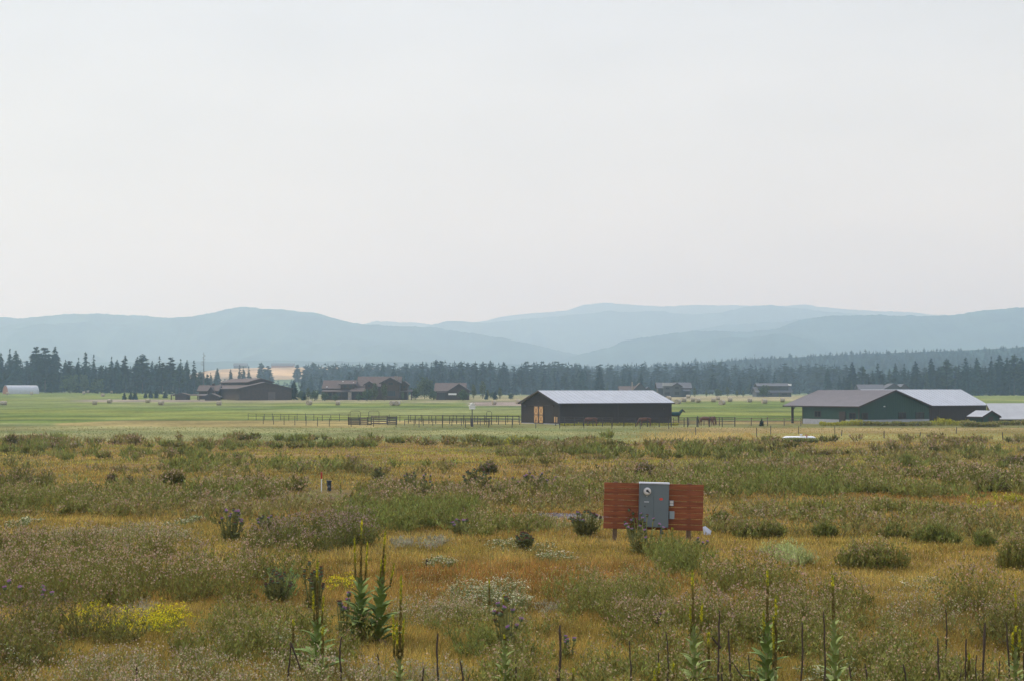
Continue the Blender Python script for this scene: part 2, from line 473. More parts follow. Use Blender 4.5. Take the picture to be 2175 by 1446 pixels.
def gable_building(root, L, W, eave, rh, wall, roof, trim, over=(.4, .4, .4, .4), x0=0.0, roof_x=None, ribs=0, rib_mat=None,
                   wain=None, z0=-.5, roof_t=.14, roof_ribs=0, y0=0.0, seams=0):
    """ridge along local X; over = eave front, eave back, gable X0 end, gable XL end. front wall is local Y = y0"""
    x1 = x0 + L; y1 = y0 + W; ym = (y0 + y1) / 2
    wb = MB().use(wall)
    zb = z0
    wb.poly([(x0, y0, zb), (x1, y0, zb), (x1, y1, zb), (x0, y1, zb), (x0, y0, eave), (x1, y0, eave), (x1, y1, eave), (x0, y1, eave),
             (x0, ym, rh), (x1, ym, rh)],
            [(0, 1, 5, 4), (1, 2, 6, 9, 5), (2, 3, 7, 6), (3, 0, 4, 8, 7)])
    w = wb.build('wall', parent=root)
    if ribs:
        rb = MB().use(rib_mat or wall); d = .025
        n = int(L / ribs)
        for i in range(1, n):
            x = x0 + i * L / n
            rb.box(x - .03, x + .03, y0 - d, y0 + .01, zb, eave - .02)
        n = int(W / ribs)
        for i in range(1, n):
            y = y0 + i * W / n
            h = eave + (rh - eave) * (1 - abs(y - ym) / (W / 2)) - .08
            for xx in (x0, x1):
                s = -1 if xx == x0 else 1
                rb.box(min(xx, xx + s * d), max(xx, xx + s * d), y - .03, y + .03, zb, h)
        tag(rb.build('siding_rib', parent=root), kind='stuff')
    if wain:
        wm, wh = wain
        q = MB().use(wm); t = .06
        q.box(x0 - t, x1 + t, y0 - t, y0 - .03, zb, wh); q.box(x1 + .03, x1 + t, y0 - .03, y1 + t, zb, wh)
        q.build('wainscot', parent=root)
    # roof: two slabs meeting at the ridge
    sl_ = (rh - eave) / (W / 2)
    ef, eb, ga, gb = over
    xa, xb = (x0 - ga, x1 + gb) if roof_x is None else roof_x
    lift = roof_t + .03
    rr = MB().use(roof)
    zf = eave - sl_ * ef + lift; zk = eave - sl_ * eb + lift; zr = rh + lift
    rr.slab([(xa, y0 - ef, zf), (xb, y0 - ef, zf), (xb, ym, zr), (xa, ym, zr)], roof_t * .8)
    r1 = rr.build('roof', parent=root)
    rr = MB().use(roof)
    rr.slab([(xa, ym, zr), (xb, ym, zr), (xb, y1 + eb, zk), (xa, y1 + eb, zk)], roof_t * .8)
    r2 = rr.build('roof', parent=root)
    if seams:
        sm = MB().use(roof)
        n = int((xb - xa) / seams)
        for i in range(n + 1):
            x = xa + .04 + i * (xb - xa - .08) / n
            sm.slab([(x - .03, y0 - ef, zf + .035), (x + .03, y0 - ef, zf + .035), (x + .03, ym - .05, zr + .035), (x - .03, ym - .05, zr + .035)], .05)
        tag(sm.build('roof_seam', parent=r1), kind='stuff')
    # trim: rake boards, fascia, corner posts
    tb = MB().use(trim)
    for xx, s in ((xa, -1), (xb, 1)):
        a, b_ = (xx - .04, xx) if s < 0 else (xx, xx + .04)
        for (ya, za, yb2, zb2) in ((y0 - ef, zf, ym, zr), (ym, zr, y1 + eb, zk)):
            tb.poly([(a, ya, za - .26), (b_, ya, za - .26), (b_, yb2, zb2 - .26), (a, yb2, zb2 - .26), (a, ya, za + .02), (b_, ya, za + .02), (b_, yb2, zb2 + .02), (a, yb2, zb2 + .02)],
                    [(0, 3, 2, 1), (4, 5, 6, 7), (0, 1, 5, 4), (1, 2, 6, 5), (2, 3, 7, 6), (3, 0, 4, 7)])
    tb.box(xa, xb, y0 - ef - .04, y0 - ef, zf - .22, zf - .02)
    tb.box(xa, xb, y1 + eb, y1 + eb + .04, zk - .22, zk - .02)
    tb.build('fascia', parent=root)
    for xx in (x0, x1):
        for yy in (y0, y1):
            MB().use(trim).box(xx - .07, xx + .07, yy - .07, yy + .07, zb, eave - .02).build('corner_trim', parent=root)
    return w, r1, r2

def window(parent, face, a, b, z0, z1, at, out, framemat, panes=2, name='window'):
    """face 'y': lies in the local plane y = at, spans x a..b; face 'x': plane x = at, spans y a..b. out = outward sign"""
    def bx(m, u0, u1, w0, w1, d0, d1):
        d0, d1 = sorted((at + out * d0, at + out * d1))
        if face == 'y': m.box(u0, u1, d0, d1, w0, w1)
        else: m.box(d0, d1, u0, u1, w0, w1)
    f = MB().use(framemat); t = .09
    bx(f, a, a + t, z0, z1, .0, .09); bx(f, b - t, b, z0, z1, .0, .09)
    bx(f, a + t, b - t, z0, z0 + t, .0, .09); bx(f, a + t, b - t, z1 - t, z1, .0, .09)
    for i in range(1, panes):
        u = a + (b - a) * i / panes
        bx(f, u - .03, u + .03, z0 + t, z1 - t, .0, .075)
    fo = f.build(name, parent=parent)
    for i in range(panes):
        g = MB().use(GLASS)
        u0 = a + (b - a) * i / panes + .03; u1 = a + (b - a) * (i + 1) / panes - .03
        bx(g, max(u0, a + t), min(u1, b - t), z0 + t, z1 - t, .01, .05)
        g.build('pane', parent=fo)
    return fo

# --- the brown barn with the silver roof
Y0 = 254.0
P0 = Vector((wx(1188, Y0), Y0, float(gz(0, Y0))))
barn = empty('barn', P0, math.radians(30), 'long dark brown metal barn with silver roof and pine cross-braced doors', 'barn')
L, W = 22.4, 12.2
eh = zpx(857.5, Y0) - P0.z + .1
rhh = zpx(828.5, Y0 + 5) - P0.z - .15
gable_building(barn, L, W, eh, rhh, BROWN, SILVER, BROWNT, over=(.35, .35, .5, .5), ribs=.45, seams=.9)
# split of the long wall, a light strip at the foot
MB().use(BROWNT).box(11.4, 11.56, -.08, 0.02, -.3, eh - .05).build('downpipe', parent=barn)
MB().use(CONCRETE).box(-.10, -.02, .1, W - .1, -.5, .12).build('foundation', parent=barn)
# double doors in the gable end (plane x = 0), each with two crossed panels
yc = W * .50 + .35; dw = 1.55; dh = 2.9
MB().use(BROWNT).box(-.10, -.03, yc - 3.6, yc + 3.6, dh + .12, dh + .2).build('door_rail', parent=barn)
for k, s in enumerate((0, 1)):
    ya = yc - dw + s * dw + (.04 if s else 0); yb = ya + dw - .04
    d = MB().use(BROWNT)
    d.box(-.12, -.04, ya, ya + .12, 0.05, dh + .08); d.box(-.12, -.04, yb - .12, yb, 0.05, dh + .08)
    for z in (.05, 1.42, dh - .04): d.box(-.12, -.04, ya + .12, yb - .12, z, z + .12)
    door = d.build('door', parent=barn)
    for z in (.17, 1.54):
        zt = z + (1.25 if z < 1 else 1.32)
        MB().use(PINE).box(-.10, -.05, ya + .12, yb - .12, z, zt).build('panel', parent=door)
        q = MB().use(REDTRIM)
        for (p, r) in (((ya + .14, z + .02), (yb - .14, zt - .02)), ((ya + .14, zt - .02), (yb - .14, z + .02))):
            dy, dz = r[0] - p[0], r[1] - p[1]; l = math.hypot(dy, dz); ny, nz = -dz / l * .024, dy / l * .024
            x_a, x_b = -.135 if p[1] < r[1] else -.128, -.10
            vs = [(x, p[0] + s1 * ny, p[1] + s1 * nz) for x in (x_a, x_b) for s1 in (-1, 1)] + [(x, r[0] + s1 * ny, r[1] + s1 * nz) for x in (x_a, x_b) for s1 in (-1, 1)]
            q.poly(vs, [(0, 1, 5, 4), (2, 6, 7, 3), (0, 2, 3, 1), (4, 5, 7, 6), (0, 4, 6, 2), (1, 3, 7, 5)])
        q.build('brace', parent=door)
MB().use(PINE).box(-.10, -.03, .55, 1.5, .35, 1.25).build('hatch', parent=barn)
for (lx, ly, lz) in ((-.25, W / 2, rhh - 1.7), (-.25, 1.6, 3.0 - .1), (-.25, W - 1.6, 2.9)):
    MB().use(BROWNT).tube([(0, ly, lz + .15), (lx, ly, lz + .18), (lx, ly, lz)], [.03, .03, .13], 8).build('lamp', parent=barn)
MB().use(BROWNT).box(20.6, 20.9, -.16, -.03, eh - 1.1, eh - .8).build('vent', parent=barn)

# --- green building with porch
Y0 = 250.0
P0 = Vector((wx(1823, Y0), Y0, float(gz(55, Y0))))
gb = empty('workshop', P0, math.radians(-60), 'green sided building with taupe roof, corner porch and pale concrete base', 'building')
eh = zpx(863, Y0) - P0.z; rhh = zpx(827.5, Y0 + 4) - P0.z - .15
L, W = 13.6, 15.5
gable_building(gb, L, W, eh, rhh, GREEN, TAUPE, BROWNT, over=(.3, .45, .3, .35), x0=-L, roof_x=(-18.4, .4), ribs=.5, wain=(CONCRETE, .82), seams=.6)
for yy in (.25, W * .5, W - .25):
    pb = MB().use(BROWNT).box(-16.7, -16.4, yy - .15, yy + .15, -.4, eh - .05 + (rhh - eh) * (1 - abs(yy - W / 2) / (W / 2)))
    pb.tube([(-16.5, yy, eh - .8), (-15.8, yy, eh - .08)], .07, 4)
    pb.build('porch_post', parent=gb)
MB().use(BROWNT).box(-16.7, -16.4, .1, W - .1, eh - .12, eh + .12).build('porch_beam', parent=gb)
window(gb, 'y', -10.6, -9.0, 1.15, 2.15, -.0, -1, BROWNT)
dd = MB().use(BROWNT).box(-4.55, -3.05, -.12, -.0, -.1, 2.12).build('door', parent=gb)
MB().use(IRON).box(-3.3, -3.2, -.2, -.12, 1.0, 1.15).build('handle', parent=dd)
window(gb, 'y', -2.2, -.7, .95, 1.95, -.0, -1, BROWNT)
for a, b_ in ((.6, 1.9), (8.6, 10.2), (12.4, 14.2)):
    window(gb, 'x', a, b_, .9, 1.95, 0, 1, BROWNT)
MB().use(WHITE).tube([(.02, 5.4, 2.95), (.28, 5.4, 2.95)], .09, 8).build('lamp', parent=gb)

# --- second silver-roofed barn behind it
Yr = 285.0
R0 = Vector((wx(2092, Yr), Yr, float(gz(87, Yr))))
th = math.radians(30); L, W = 24.0, 13.0
P0 = R0 - Vector((math.cos(th) * L, math.sin(th) * L, 0))
b2 = empty('barn', P0, th, 'brown metal barn with silver roof partly hidden behind the green building', 'barn')
eh = zpx(861, Yr) - P0.z + .1; rhh = zpx(826.5, Yr + 5.5) - P0.z - .15
gable_building(b2, L, W, eh, rhh, BROWN, SILVER, BROWNT, over=(.35, .35, .5, .5), ribs=.45, seams=.9)
MB().use(BROWNT).box(12.2, 12.34, -.08, .02, -.3, eh - .05).build('downpipe', parent=b2)
MB().use(TAUPE).box(6.2, 8.4, -.05, .0, -.2, 2.0).build('door', parent=b2)

# --- small green shed
Y0 = 238.0
P0 = Vector((wx(2086, Y0), Y0, float(gz(70, Y0))))
sh = empty('shed', P0, math.radians(-60), 'tiny green shed with shiny silver roof at the right of the barns', 'shed')
eh = zpx(883.5, Y0) - P0.z; rhh = zpx(872.5, Y0 + 1) - P0.z
gable_building(sh, 2.7, 3.5, eh, rhh, GREEN, SILVER, BROWNT, over=(.3, .25, .3, .2), x0=-2.7, ribs=.4, seams=.45, roof_t=.08)
MB().use(BROWNT).box(-.0, .03, 1.2, 2.2, 0, 1.5).build('door', parent=sh)

# --- long pale roof at the right edge
Y0 = 256.0
P0 = Vector((wx(2108, Y0), Y0, float(gz(80, Y0))))
lr = empty('stock_shelter', P0, math.radians(2), 'long low shelter with plain pale grey roof cut by the right frame edge', 'shelter')
ez = zpx(889, Y0) - P0.z; rz_ = zpx(855.5, Y0 + 8) - P0.z
for i in range(2):
    q = MB().use(PALEROOF)
    if i == 0: q.slab([(.2, -.3, ez), (34, -.3, ez), (34, 8, rz_), (1.6, 8, rz_)], .12)
    else: q.slab([(1.6, 8, rz_), (34, 8, rz_), (34, 16, ez), (4.6, 16, ez)], .12)
    q.build('roof', parent=lr)
for i in range(12):
    MB().use(WEATHERED).box(.6 + i * 3.0, i * 3.0 + 1.1, .3, .8, -.3, ez + .05).build('post', parent=lr)
MB().use(BROWNT).box(4, 34, 9, 9.2, -.3, ez + .1).build('back_wall', parent=lr)

# ---- helper for far houses made of gabled blocks, given where they stand (photo columns and rows at distance Y)
def house(name, label, cat, Y, pxc, pybase, blocks, wall=TIMBER, roof=SHINGLE):
    X = wx(pxc, Y); gzv = float(gz(X, Y))
    root = empty(name, (X, Y, gzv), 0, label, cat)
    s = Y / F
    def lx(p): return (p - pxc) * s
    def lz(p, dy=0): return zpx(p, Y + dy) - gzv
    for b in blocks:
        k = b[0]
        if k == 'g':    # gable block: axis, px0, px1, eave, ridge, y offset, depth
            ax, p0, p1, e_, r_, yo, dep = b[1:8]
            zb = b[8] if len(b) > 8 else None
            z0 = -.6 if zb is None else lz(zb, yo)
            if ax == 'x':
                x0, x1 = lx(p0), lx(p1)
                sub = MB()
                ee, rr2 = lz(e_, yo), lz(r_, yo + dep / 2)
                gable_parts(root, x0, x1, yo, yo + dep, z0, ee, rr2, 'x', wall, roof)
            else:
                gable_parts(root, lx(p0), lx(p1), yo, yo + dep, z0, lz(e_, yo), lz(r_, yo), 'y', wall, roof)
        elif k == 'lean':   # lean-to roof on posts: px0,px1, low row, high row, y offset front, depth
            p0, p1, lo, hi, yo, dep = b[1:7]
            x0, x1 = lx(p0), lx(p1)
            MB().use(roof).slab([(x0, yo, lz(lo, yo)), (x1, yo, lz(lo, yo)), (x1, yo + dep, lz(hi, yo + dep)), (x0, yo + dep, lz(hi, yo + dep))], .2).build('porch_roof', parent=root)
            n = max(2, int((x1 - x0) / 3.5) + 1)
            for i in range(n):
                x = x0 + .3 + (x1 - x0 - .6) * i / (n - 1)
                MB().use(wall).box(x - .16, x + .16, yo + .2, yo + .5, -.5, lz(lo, yo) - .12).build('porch_post', parent=root)
        elif k == 'box':    # material, px0, px1, row0 (low), row1 (high), y0, y1, name
            m_, p0, p1, lo, hi, y0, y1, nm = b[1:9]
            MB().use(m_).box(lx(p0), lx(p1), y0, y1, lz(lo, y0) if lo < 900 else -.5, lz(hi, y0)).build(nm, parent=root)
        elif k == 'win':    # px0, px1, low, high, y plane
            p0, p1, lo, hi, y = b[1:6]
            window(root, 'y', lx(p0), lx(p1), lz(lo, y), lz(hi, y), y, -1, b[6] if len(b) > 6 else BROWNT, panes=b[7] if len(b) > 7 else 2)
    return root

def gable_parts(root, x0, x1, y0, y1, z0, e_, r_, ax, wall, roof, ov=.7, t=.22):
    if ax == 'x':
        ym = (y0 + y1) / 2
        MB().use(wall).poly([(x0, y0, z0), (x1, y0, z0), (x1, y1, z0), (x0, y1, z0), (x0, y0, e_), (x1, y0, e_), (x1, y1, e_), (x0, y1, e_), (x0, ym, r_), (x1, ym, r_)],
            [(0, 1, 5, 4), (1, 2, 6, 9, 5), (2, 3, 7, 6), (3, 0, 4, 8, 7)]).build('wall', parent=root)
        sl_ = (r_ - e_) / (ym - y0); zf = e_ - sl_ * ov + t
        MB().use(roof).slab([(x0 - ov, y0 - ov, zf), (x1 + ov, y0 - ov, zf), (x1 + ov, ym, r_ + t), (x0 - ov, ym, r_ + t)], t).build('roof', parent=root)
        MB().use(roof).slab([(x0 - ov, ym, r_ + t), (x1 + ov, ym, r_ + t), (x1 + ov, y1 + ov, zf), (x0 - ov, y1 + ov, zf)], t).build('roof', parent=root)
        tb = MB().use(BROWNT)
        for xx in (x0 - ov - .08, x1 + ov):
            for (ya, za, yb, zb) in ((y0 - ov, zf, ym, r_ + t), (ym, r_ + t, y1 + ov, zf)):
                tb.poly([(xx, ya, za - .4), (xx + .08, ya, za - .4), (xx + .08, yb, zb - .4), (xx, yb, zb - .4), (xx, ya, za + .03), (xx + .08, ya, za + .03), (xx + .08, yb, zb + .03), (xx, yb, zb + .03)],
                        [(0, 3, 2, 1), (4, 5, 6, 7), (0, 1, 5, 4), (1, 2, 6, 5), (2, 3, 7, 6), (3, 0, 4, 7)])
        tb.box(x0 - ov, x1 + ov, y0 - ov - .08, y0 - ov, zf - .35, zf - .02)
        tb.build('fascia', parent=root)
    else:
        xm = (x0 + x1) / 2
        MB().use(wall).poly([(x0, y0, z0), (x1, y0, z0), (x1, y1, z0), (x0, y1, z0), (x0, y0, e_), (x1, y0, e_), (x1, y1, e_), (x0, y1, e_), (xm, y0, r_), (xm, y1, r_)],
            [(0, 1, 5, 8, 4), (1, 2, 6, 5), (2, 3, 7, 9, 6), (3, 0, 4, 7)]).build('wall', parent=root)
        sl_ = (r_ - e_) / (xm - x0); zf = e_ - sl_ * ov + t
        MB().use(roof).slab([(x0 - ov, y0 - ov, zf), (xm, y0 - ov, r_ + t), (xm, y1, r_ + t), (x0 - ov, y1, zf)], t).build('roof', parent=root)
        MB().use(roof).slab([(xm, y0 - ov, r_ + t), (x1 + ov, y0 - ov, zf), (x1 + ov, y1, zf), (xm, y1, r_ + t)], t).build('roof', parent=root)
        tb = MB().use(BROWNT)
        yy = y0 - ov - .08
        for (xa, za, xb, zb) in ((x0 - ov, zf, xm, r_ + t), (xm, r_ + t, x1 + ov, zf)):
            tb.poly([(xa, yy, za - .45), (xb, yy, zb - .45), (xb, yy + .08, zb - .45), (xa, yy + .08, za - .45), (xa, yy, za + .03), (xb, yy, zb + .03), (xb, yy + .08, zb + .03), (xa, yy + .08, za + .03)],
                    [(0, 3, 2, 1), (4, 5, 6, 7), (0, 1, 5, 4), (1, 2, 6, 5), (2, 3, 7, 6), (3, 0, 4, 7)])
        tb.build('fascia', parent=root)

# --- riding arena building
Y0 = 590.0
P0 = Vector((wx(509, Y0), Y0, float(gz(-103, Y0))))
ar = empty('riding_arena', P0, math.radians(-65), 'huge brown arena building with raised centre roof, left of the lodge', 'arena')
eh = zpx(825, Y0) - P0.z; rhh = zpx(810.5, Y0 + 4) - P0.z - .3
gable_building(ar, 55, 20.5, eh, rhh, TIMBER, SHINGLE, BROWNT, over=(1.0, .8, .7, .6), x0=-55, roof_t=.3)
mz = rhh - .9; mh = zpx(802, Y0 + 12) - P0.z - .3
me_ = zpx(810, Y0 + 10) - P0.z
x0, x1, y0, y1 = -49, -7, 5.6, 14.9; ym = 10.25
MB().use(TIMBER).poly([(x0, y0, mz - 1), (x1, y0, mz - 1), (x1, y1, mz - 1), (x0, y1, mz - 1), (x0, y0, me_), (x1, y0, me_), (x1, y1, me_), (x0, y1, me_), (x0, ym, mh), (x1, ym, mh)],
    [(0, 1, 5, 4), (1, 2, 6, 9, 5), (2, 3, 7, 6), (3, 0, 4, 8, 7)]).build('monitor', parent=ar)
MB().use(SHINGLE).slab([(x0 - .7, y0 - .8, me_ - .1), (x1 + .7, y0 - .8, me_ - .1), (x1 + .7, ym, mh + .25), (x0 - .7, ym, mh + .25)], .25).build('roof', parent=ar)
MB().use(SHINGLE).slab([(x0 - .7, ym, mh + .25), (x1 + .7, ym, mh + .25), (x1 + .7, y1 + .8, me_ - .1), (x0 - .7, y1 + .8, me_ - .1)], .25).build('roof', parent=ar)
MB().use(SHINGLE).box(.02, .12, 11.2, 14.0, 0, 3.2).build('door', parent=ar)
MB().use(BROWNT).box(.03, .14, .2, 20.3, eh - .1, eh + .15).build('trim_band', parent=ar)
for i in range(14):
    x = x0 + 1.2 + i * 2.95
    window(ar, 'y', x, x + 1.8, me_ - 1.35, me_ - .35, y0, -1, BROWNT, panes=1)
house('arena_wing', 'small brown gabled wing at the left end of the arena building', 'building', 612, 450, 846, [
    ('g', 'x', 423, 462, 829, 818.5, 0, 9), ('g', 'y', 445, 457, 830, 821.5, -2, 6),
    ('box', TIMBER, 447, 452, 818, 813.5, 4, 5.5, 'chimney'), ('win', 428, 434, 840, 834, 0), ('win', 449, 453, 838, 832, -2, BROWNT, 1)])
house('shed', 'low brown shed in front of the arena building, its left side open', 'shed', 585, 442, 847, [
    ('g', 'y', 436, 463, 841, 835.5, 0, 6), ('lean', 421, 438, 839, 836, .5, 4)])
house('shed', 'small brown shed by the gravel, leftmost near the arena', 'shed', 600, 392, 846, [
    ('g', 'y', 373, 398, 838, 834.5, 0, 6), ('lean', 362, 375, 838, 836, .5, 4), ('lean', 399, 421, 838.5, 836.5, 1, 4)])

# --- the lodge
Y0 = 600
house('lodge', 'large brown timber lodge with many gables and a chimney', 'house', Y0, 775, 846, [
    ('g', 'x', 686, 760, 823.5, 808, 3, 11), ('lean', 684, 746, 830.5, 826, 0, 3),
    ('g', 'x', 723, 752, 814.5, 808.5, 1.5, 6, 826),
    ('g', 'x', 759, 846, 819, 800, 4, 13),
    ('lean', 745, 778, 830, 820.5, -2.5, 6.5),
    ('g', 'y', 776, 793, 815, 809.8, .5, 8, 824),
    ('box', TIMBER, 776, 810, 999, 822, .6, 4, 'bay'),
    ('g', 'y', 811, 850, 812, 802, -2.5, 10),
    ('g', 'y', 852, 865, 814.5, 809.5, 1, 8),
    ('lean', 850, 876, 830.5, 826.5, -1, 4),
    ('box', STONE, 741, 748, 999, 832, -2.6, -1.4, 'stone_pier'),
    ('box', STONE, 834, 842, 806, 797.5, 6, 8, 'chimney'),
    ('win', 826, 836, 817, 811.5, -2.5), ('win', 824, 841, 840, 829, -2.5, BROWNT, 4), ('win', 781, 787, 821, 816, .5),
    ('win', 694, 704, 840, 833, 3), ('win', 712, 724, 840, 833, 3), ('win', 752, 764, 842, 832, 3.9, BROWNT, 3), ('win', 784, 800, 842, 831, .6, BROWNT, 3),
    ('win', 856, 861, 824, 818, 1, BROWNT, 1), ('win', 729, 736, 823, 817, 1.5), ('win', 741, 747, 823, 817, 1.5),
    ('box', WHITE, 727, 729, 810, 808.5, 1, 1.4, 'roof_vent'), ('box', WHITE, 749.5, 751.5, 812, 810.5, 1, 1.4, 'roof_vent'),
    ('box', WHITE, 691.5, 694, 821.5, 819.8, 2.4, 2.9, 'lamp'),
])
house('garage', 'brown timber garage with steep roof and white awning, right of the lodge', 'garage', Y0, 960, 847, [
    ('g', 'x', 926, 986, 829, 813.5, 1.5, 12),
    ('g', 'y', 955, 996, 828.5, 815, -1.5, 9),
    ('box', WHITE, 953, 970, 838, 834.3, -2.8, -1.6, 'awning'),
    ('box', BROWNT, 932, 946, 999, 832, 1.3, 1.5, 'garage_door'), ('lean', 928, 948, 832, 829.5, .2, 1.6)])
house('house', 'far brown house whose roofs peek over the silver barn roof', 'house', 760, 1345, 838, [
    ('g', 'x', 1318, 1352, 828, 820, 2, 9), ('g', 'y', 1347, 1372, 826, 813, 0, 9), ('g', 'y', 1370, 1384, 828, 822, 1, 6),
    ('box', STONE, 1341, 1343.5, 830, 810, -1.5, -.4, 'chimney')], GREYWALL, SHINGLE)
house('house', 'dark grey two storey house with pale metal dormer, right of the silver barn roof', 'house', 740, 1432, 840, [
    ('g', 'x', 1399, 1468, 823, 812.5, 3, 11), ('g', 'y', 1428, 1446, 819, 813, -1, 9),
    ('box', GREYWALL, 1409, 1428, 999, 819, -.8, 3, 'bay'), ('lean', 1450, 1466, 829, 825, -1, 5),
    ('win', 1433, 1441, 825, 820, -1), ('win', 1413, 1421, 826, 822, -.8), ('win', 1432, 1442, 838, 831, -1, BROWNT, 3), ('win', 1411, 1422, 838, 832, -.8),
    ('box', PALEROOF, 1408, 1429, 818.6, 812.6, -1.3, 2, 'dormer_roof')], GREYWALL, GREYROOF)
house('house', 'dark grey house with long low roofs in front of the far trees, white gable panel', 'house', 760, 1645, 840, [
    ('g', 'x', 1612, 1676, 819, 814, 3, 9), ('g', 'x', 1607, 1681, 832, 822, 1, 13),
    ('box', WHITE, 1677.5, 1683, 818.5, 814.5, 3, 8, 'gable_panel'),  # white painted panel on the right gable end
    ('win', 1626, 1634, 821.5, 819.5, 3, BROWNT, 2), ('win', 1655, 1662, 821.5, 819.5, 3, BROWNT, 2), ('win', 1660, 1672, 838, 834, 1), ('win', 1630, 1640, 838, 834, 1)], GREYWALL, GREYROOF)
house('house', 'far blue grey house whose roofs show above the green building', 'house', 780, 1880, 840, [
    ('g', 'x', 1829, 1880, 828, 816.5, 2, 12), ('g', 'y', 1876, 1918, 826, 814.5, 0, 12), ('g', 'y', 1908, 1934, 827, 815.5, 1.5, 12)], GREYWALL, GREYROOF)

# --- far left quonset with red end
Yq = 790.0
Xq = wx(80, Yq); Lq = 16.5; Rq = 3.6
q0 = empty('quonset_hut', (wx(18, Yq), Yq, float(gz(wx(18, Yq), Yq)) - .3), math.radians(40), 'silver quonset hut with red end wall at the far left', 'hut')
n = 14
vs = [(x, Rq - Rq * math.cos(math.pi * i / n) , 1.0 + 3.7 * math.sin(math.pi * i / n)) for x in (0, Lq) for i in range(n + 1)]
vs += [(x, y, -.5) for x in (0, Lq) for y in (0, 2 * Rq)]
m_ = MB().use(SILVER)
m_.poly(vs, [(i, i + n + 1, i + n + 2, i + 1) for i in range(n)] + [(2 * n + 2, 2 * n + 4, n + 1, 0), (n, 2 * n + 1, 2 * n + 5, 2 * n + 3)])
m_.build('roof', parent=q0, smooth=False)
for x, nm in ((.15, 'end_wall'), (Lq - .15, 'end_wall')):
    MB().use(ORANGE).poly([(x, Rq - Rq * math.cos(math.pi * i / n), 1.0 + 3.7 * math.sin(math.pi * i / n)) for i in range(n + 1)] + [(x, 2 * Rq, -.5), (x, 0, -.5)],
                          [tuple(range(n + 3))]).build(nm, parent=q0)
for (px_, w_, lbl) in ((510, 3.2, 'tiny far farmhouse on the golden rise, left of two'), (600, 5.5, 'long tiny far farm shed on the golden rise, right of two')):
    Yf = 2330; zz = zpx(779.5, Yf)
    r = empty('farmhouse', (wx(px_, Yf), Yf, zz), 0, lbl, 'house')
    gable_parts(r, -w_ * 3, w_ * 3, 0, 12, -9, 3.0, 6, 'x', ORANGE if px_ == 600 else GREYWALL, GREYROOF)

# ------------------------------------------------------------------ trees
def conifer_tris(r, h, rad, n_whorl, per, kind='fir', sub=2, tone=1.0):
    """needle-clad branches as small triangles; returns (tris, colours). unit: metres, base at z = 0"""
    T = []; C = []
    base = {'fir': (.021, .041, .032), 'spruce': (.019, .037, .032), 'pine': (.030, .048, .030), 'larch': (.045, .070, .034)}[kind]
    start = {'fir': .07, 'spruce': .05, 'pine': .28, 'larch': .12}[kind]
    for i in range(n_whorl):
        t = start + (1 - start) * (i + r.random() * .6) / n_whorl
        if kind == 'pine': env = math.sin(min(1, (1 - t) * 1.35 + .12) * math.pi * .55) ** .8
        else: env = (1 - t) ** .52 * (1 - .25 * math.exp(-((t - start) / .07) ** 2)) + .04
        gap = 1 if r.random() > .12 else .55
        for k in range(per if t < .8 else max(3, per - 2)):
            a = r.random() * 2 * math.pi
            L = rad * env * (.65 + .55 * r.random()) * gap
            z = h * t + (r.random() - .5) * h * .02
            droop = -.25 if kind != 'pine' else .12
            d = np.array([math.cos(a), math.sin(a), 0]); sd_ = np.array([-math.sin(a), math.cos(a), 0])
            wdt = max(.35, L * .34) * (.8 + .5 * r.random())
            col = np.array(base) * tone * (.65 + .8 * r.random())
            for q in range(sub):
                u0 = q / sub * .9; u1 = (q + 1.25) / sub
                p0 = d * L * u0 + np.array([0, 0, z + droop * L * u0 * (1 + u0)])
                p1 = d * L * min(u1, 1.05) + np.array([0, 0, z + droop * L * u1 * (1 + .3 * u1) - (r.random()) * .2 * L])
                w = wdt * (1 - u0 * .55)
                lift = np.array([0, 0, wdt * (.25 + .3 * r.random())])
                T.append((p0 + sd_ * w + lift * .3, p0 - sd_ * w - lift * .6, p1)); C.append(col * (.85 + .3 * r.random()))
                T.append((p0 + lift * 1.3 - d * .1, p0 - lift * 1.4, p1 + sd_ * (r.random() - .5) * w)); C.append(col * (.85 + .3 * r.random()))
    # top leader
    for k in range(3):
        a = k * 2.1
        T.append((np.array([math.cos(a) * .35, math.sin(a) * .35, h * .93]), np.array([math.cos(a + 1.5) * .35, math.sin(a + 1.5) * .35, h * .93]), np.array([0, 0, h * 1.01]))); C.append(np.array(base))
    return np.array(T), np.array(C)

BARK = mat('bark', (.085, .065, .05), .95, .2, 3)
TREE = {}
def tree_kind(name, seed, h, rad, nw, per, kind):
    r = random.Random(seed)
    T, C = conifer_tris(r, h, rad, nw, per, kind, 2, (1.0, 1.55, .85, 1.25)[seed % 4])
    cm = tri_mesh('crown_' + name, T, C, NEEDLE)
    pts = [(0, 0, -.6), (.05, .03, h * .35), (0, .05, h * .7), (0, 0, h * .97)]
    tm = MB().use(BARK).tube(pts, [h * .014, h * .011, h * .006, .03], 6).mesh('trunk_' + name, smooth=True)
    TREE[name] = (cm, tm, h)
for i in range(4): tree_kind('fir%d' % i, 20 + i, 24, 4.6 + .5 * (i % 3), 28, 9, 'fir')
for i in range(3): tree_kind('spruce%d' % i, 40 + i, 24, 3.5 + .6 * i, 28, 8, 'spruce')
for i in range(3): tree_kind('pine%d' % i, 60 + i, 24, 4.6 + .4 * i, 20, 10, 'pine')
for i in range(2): tree_kind('larch%d' % i, 80 + i, 24, 3.9, 24, 8, 'larch')

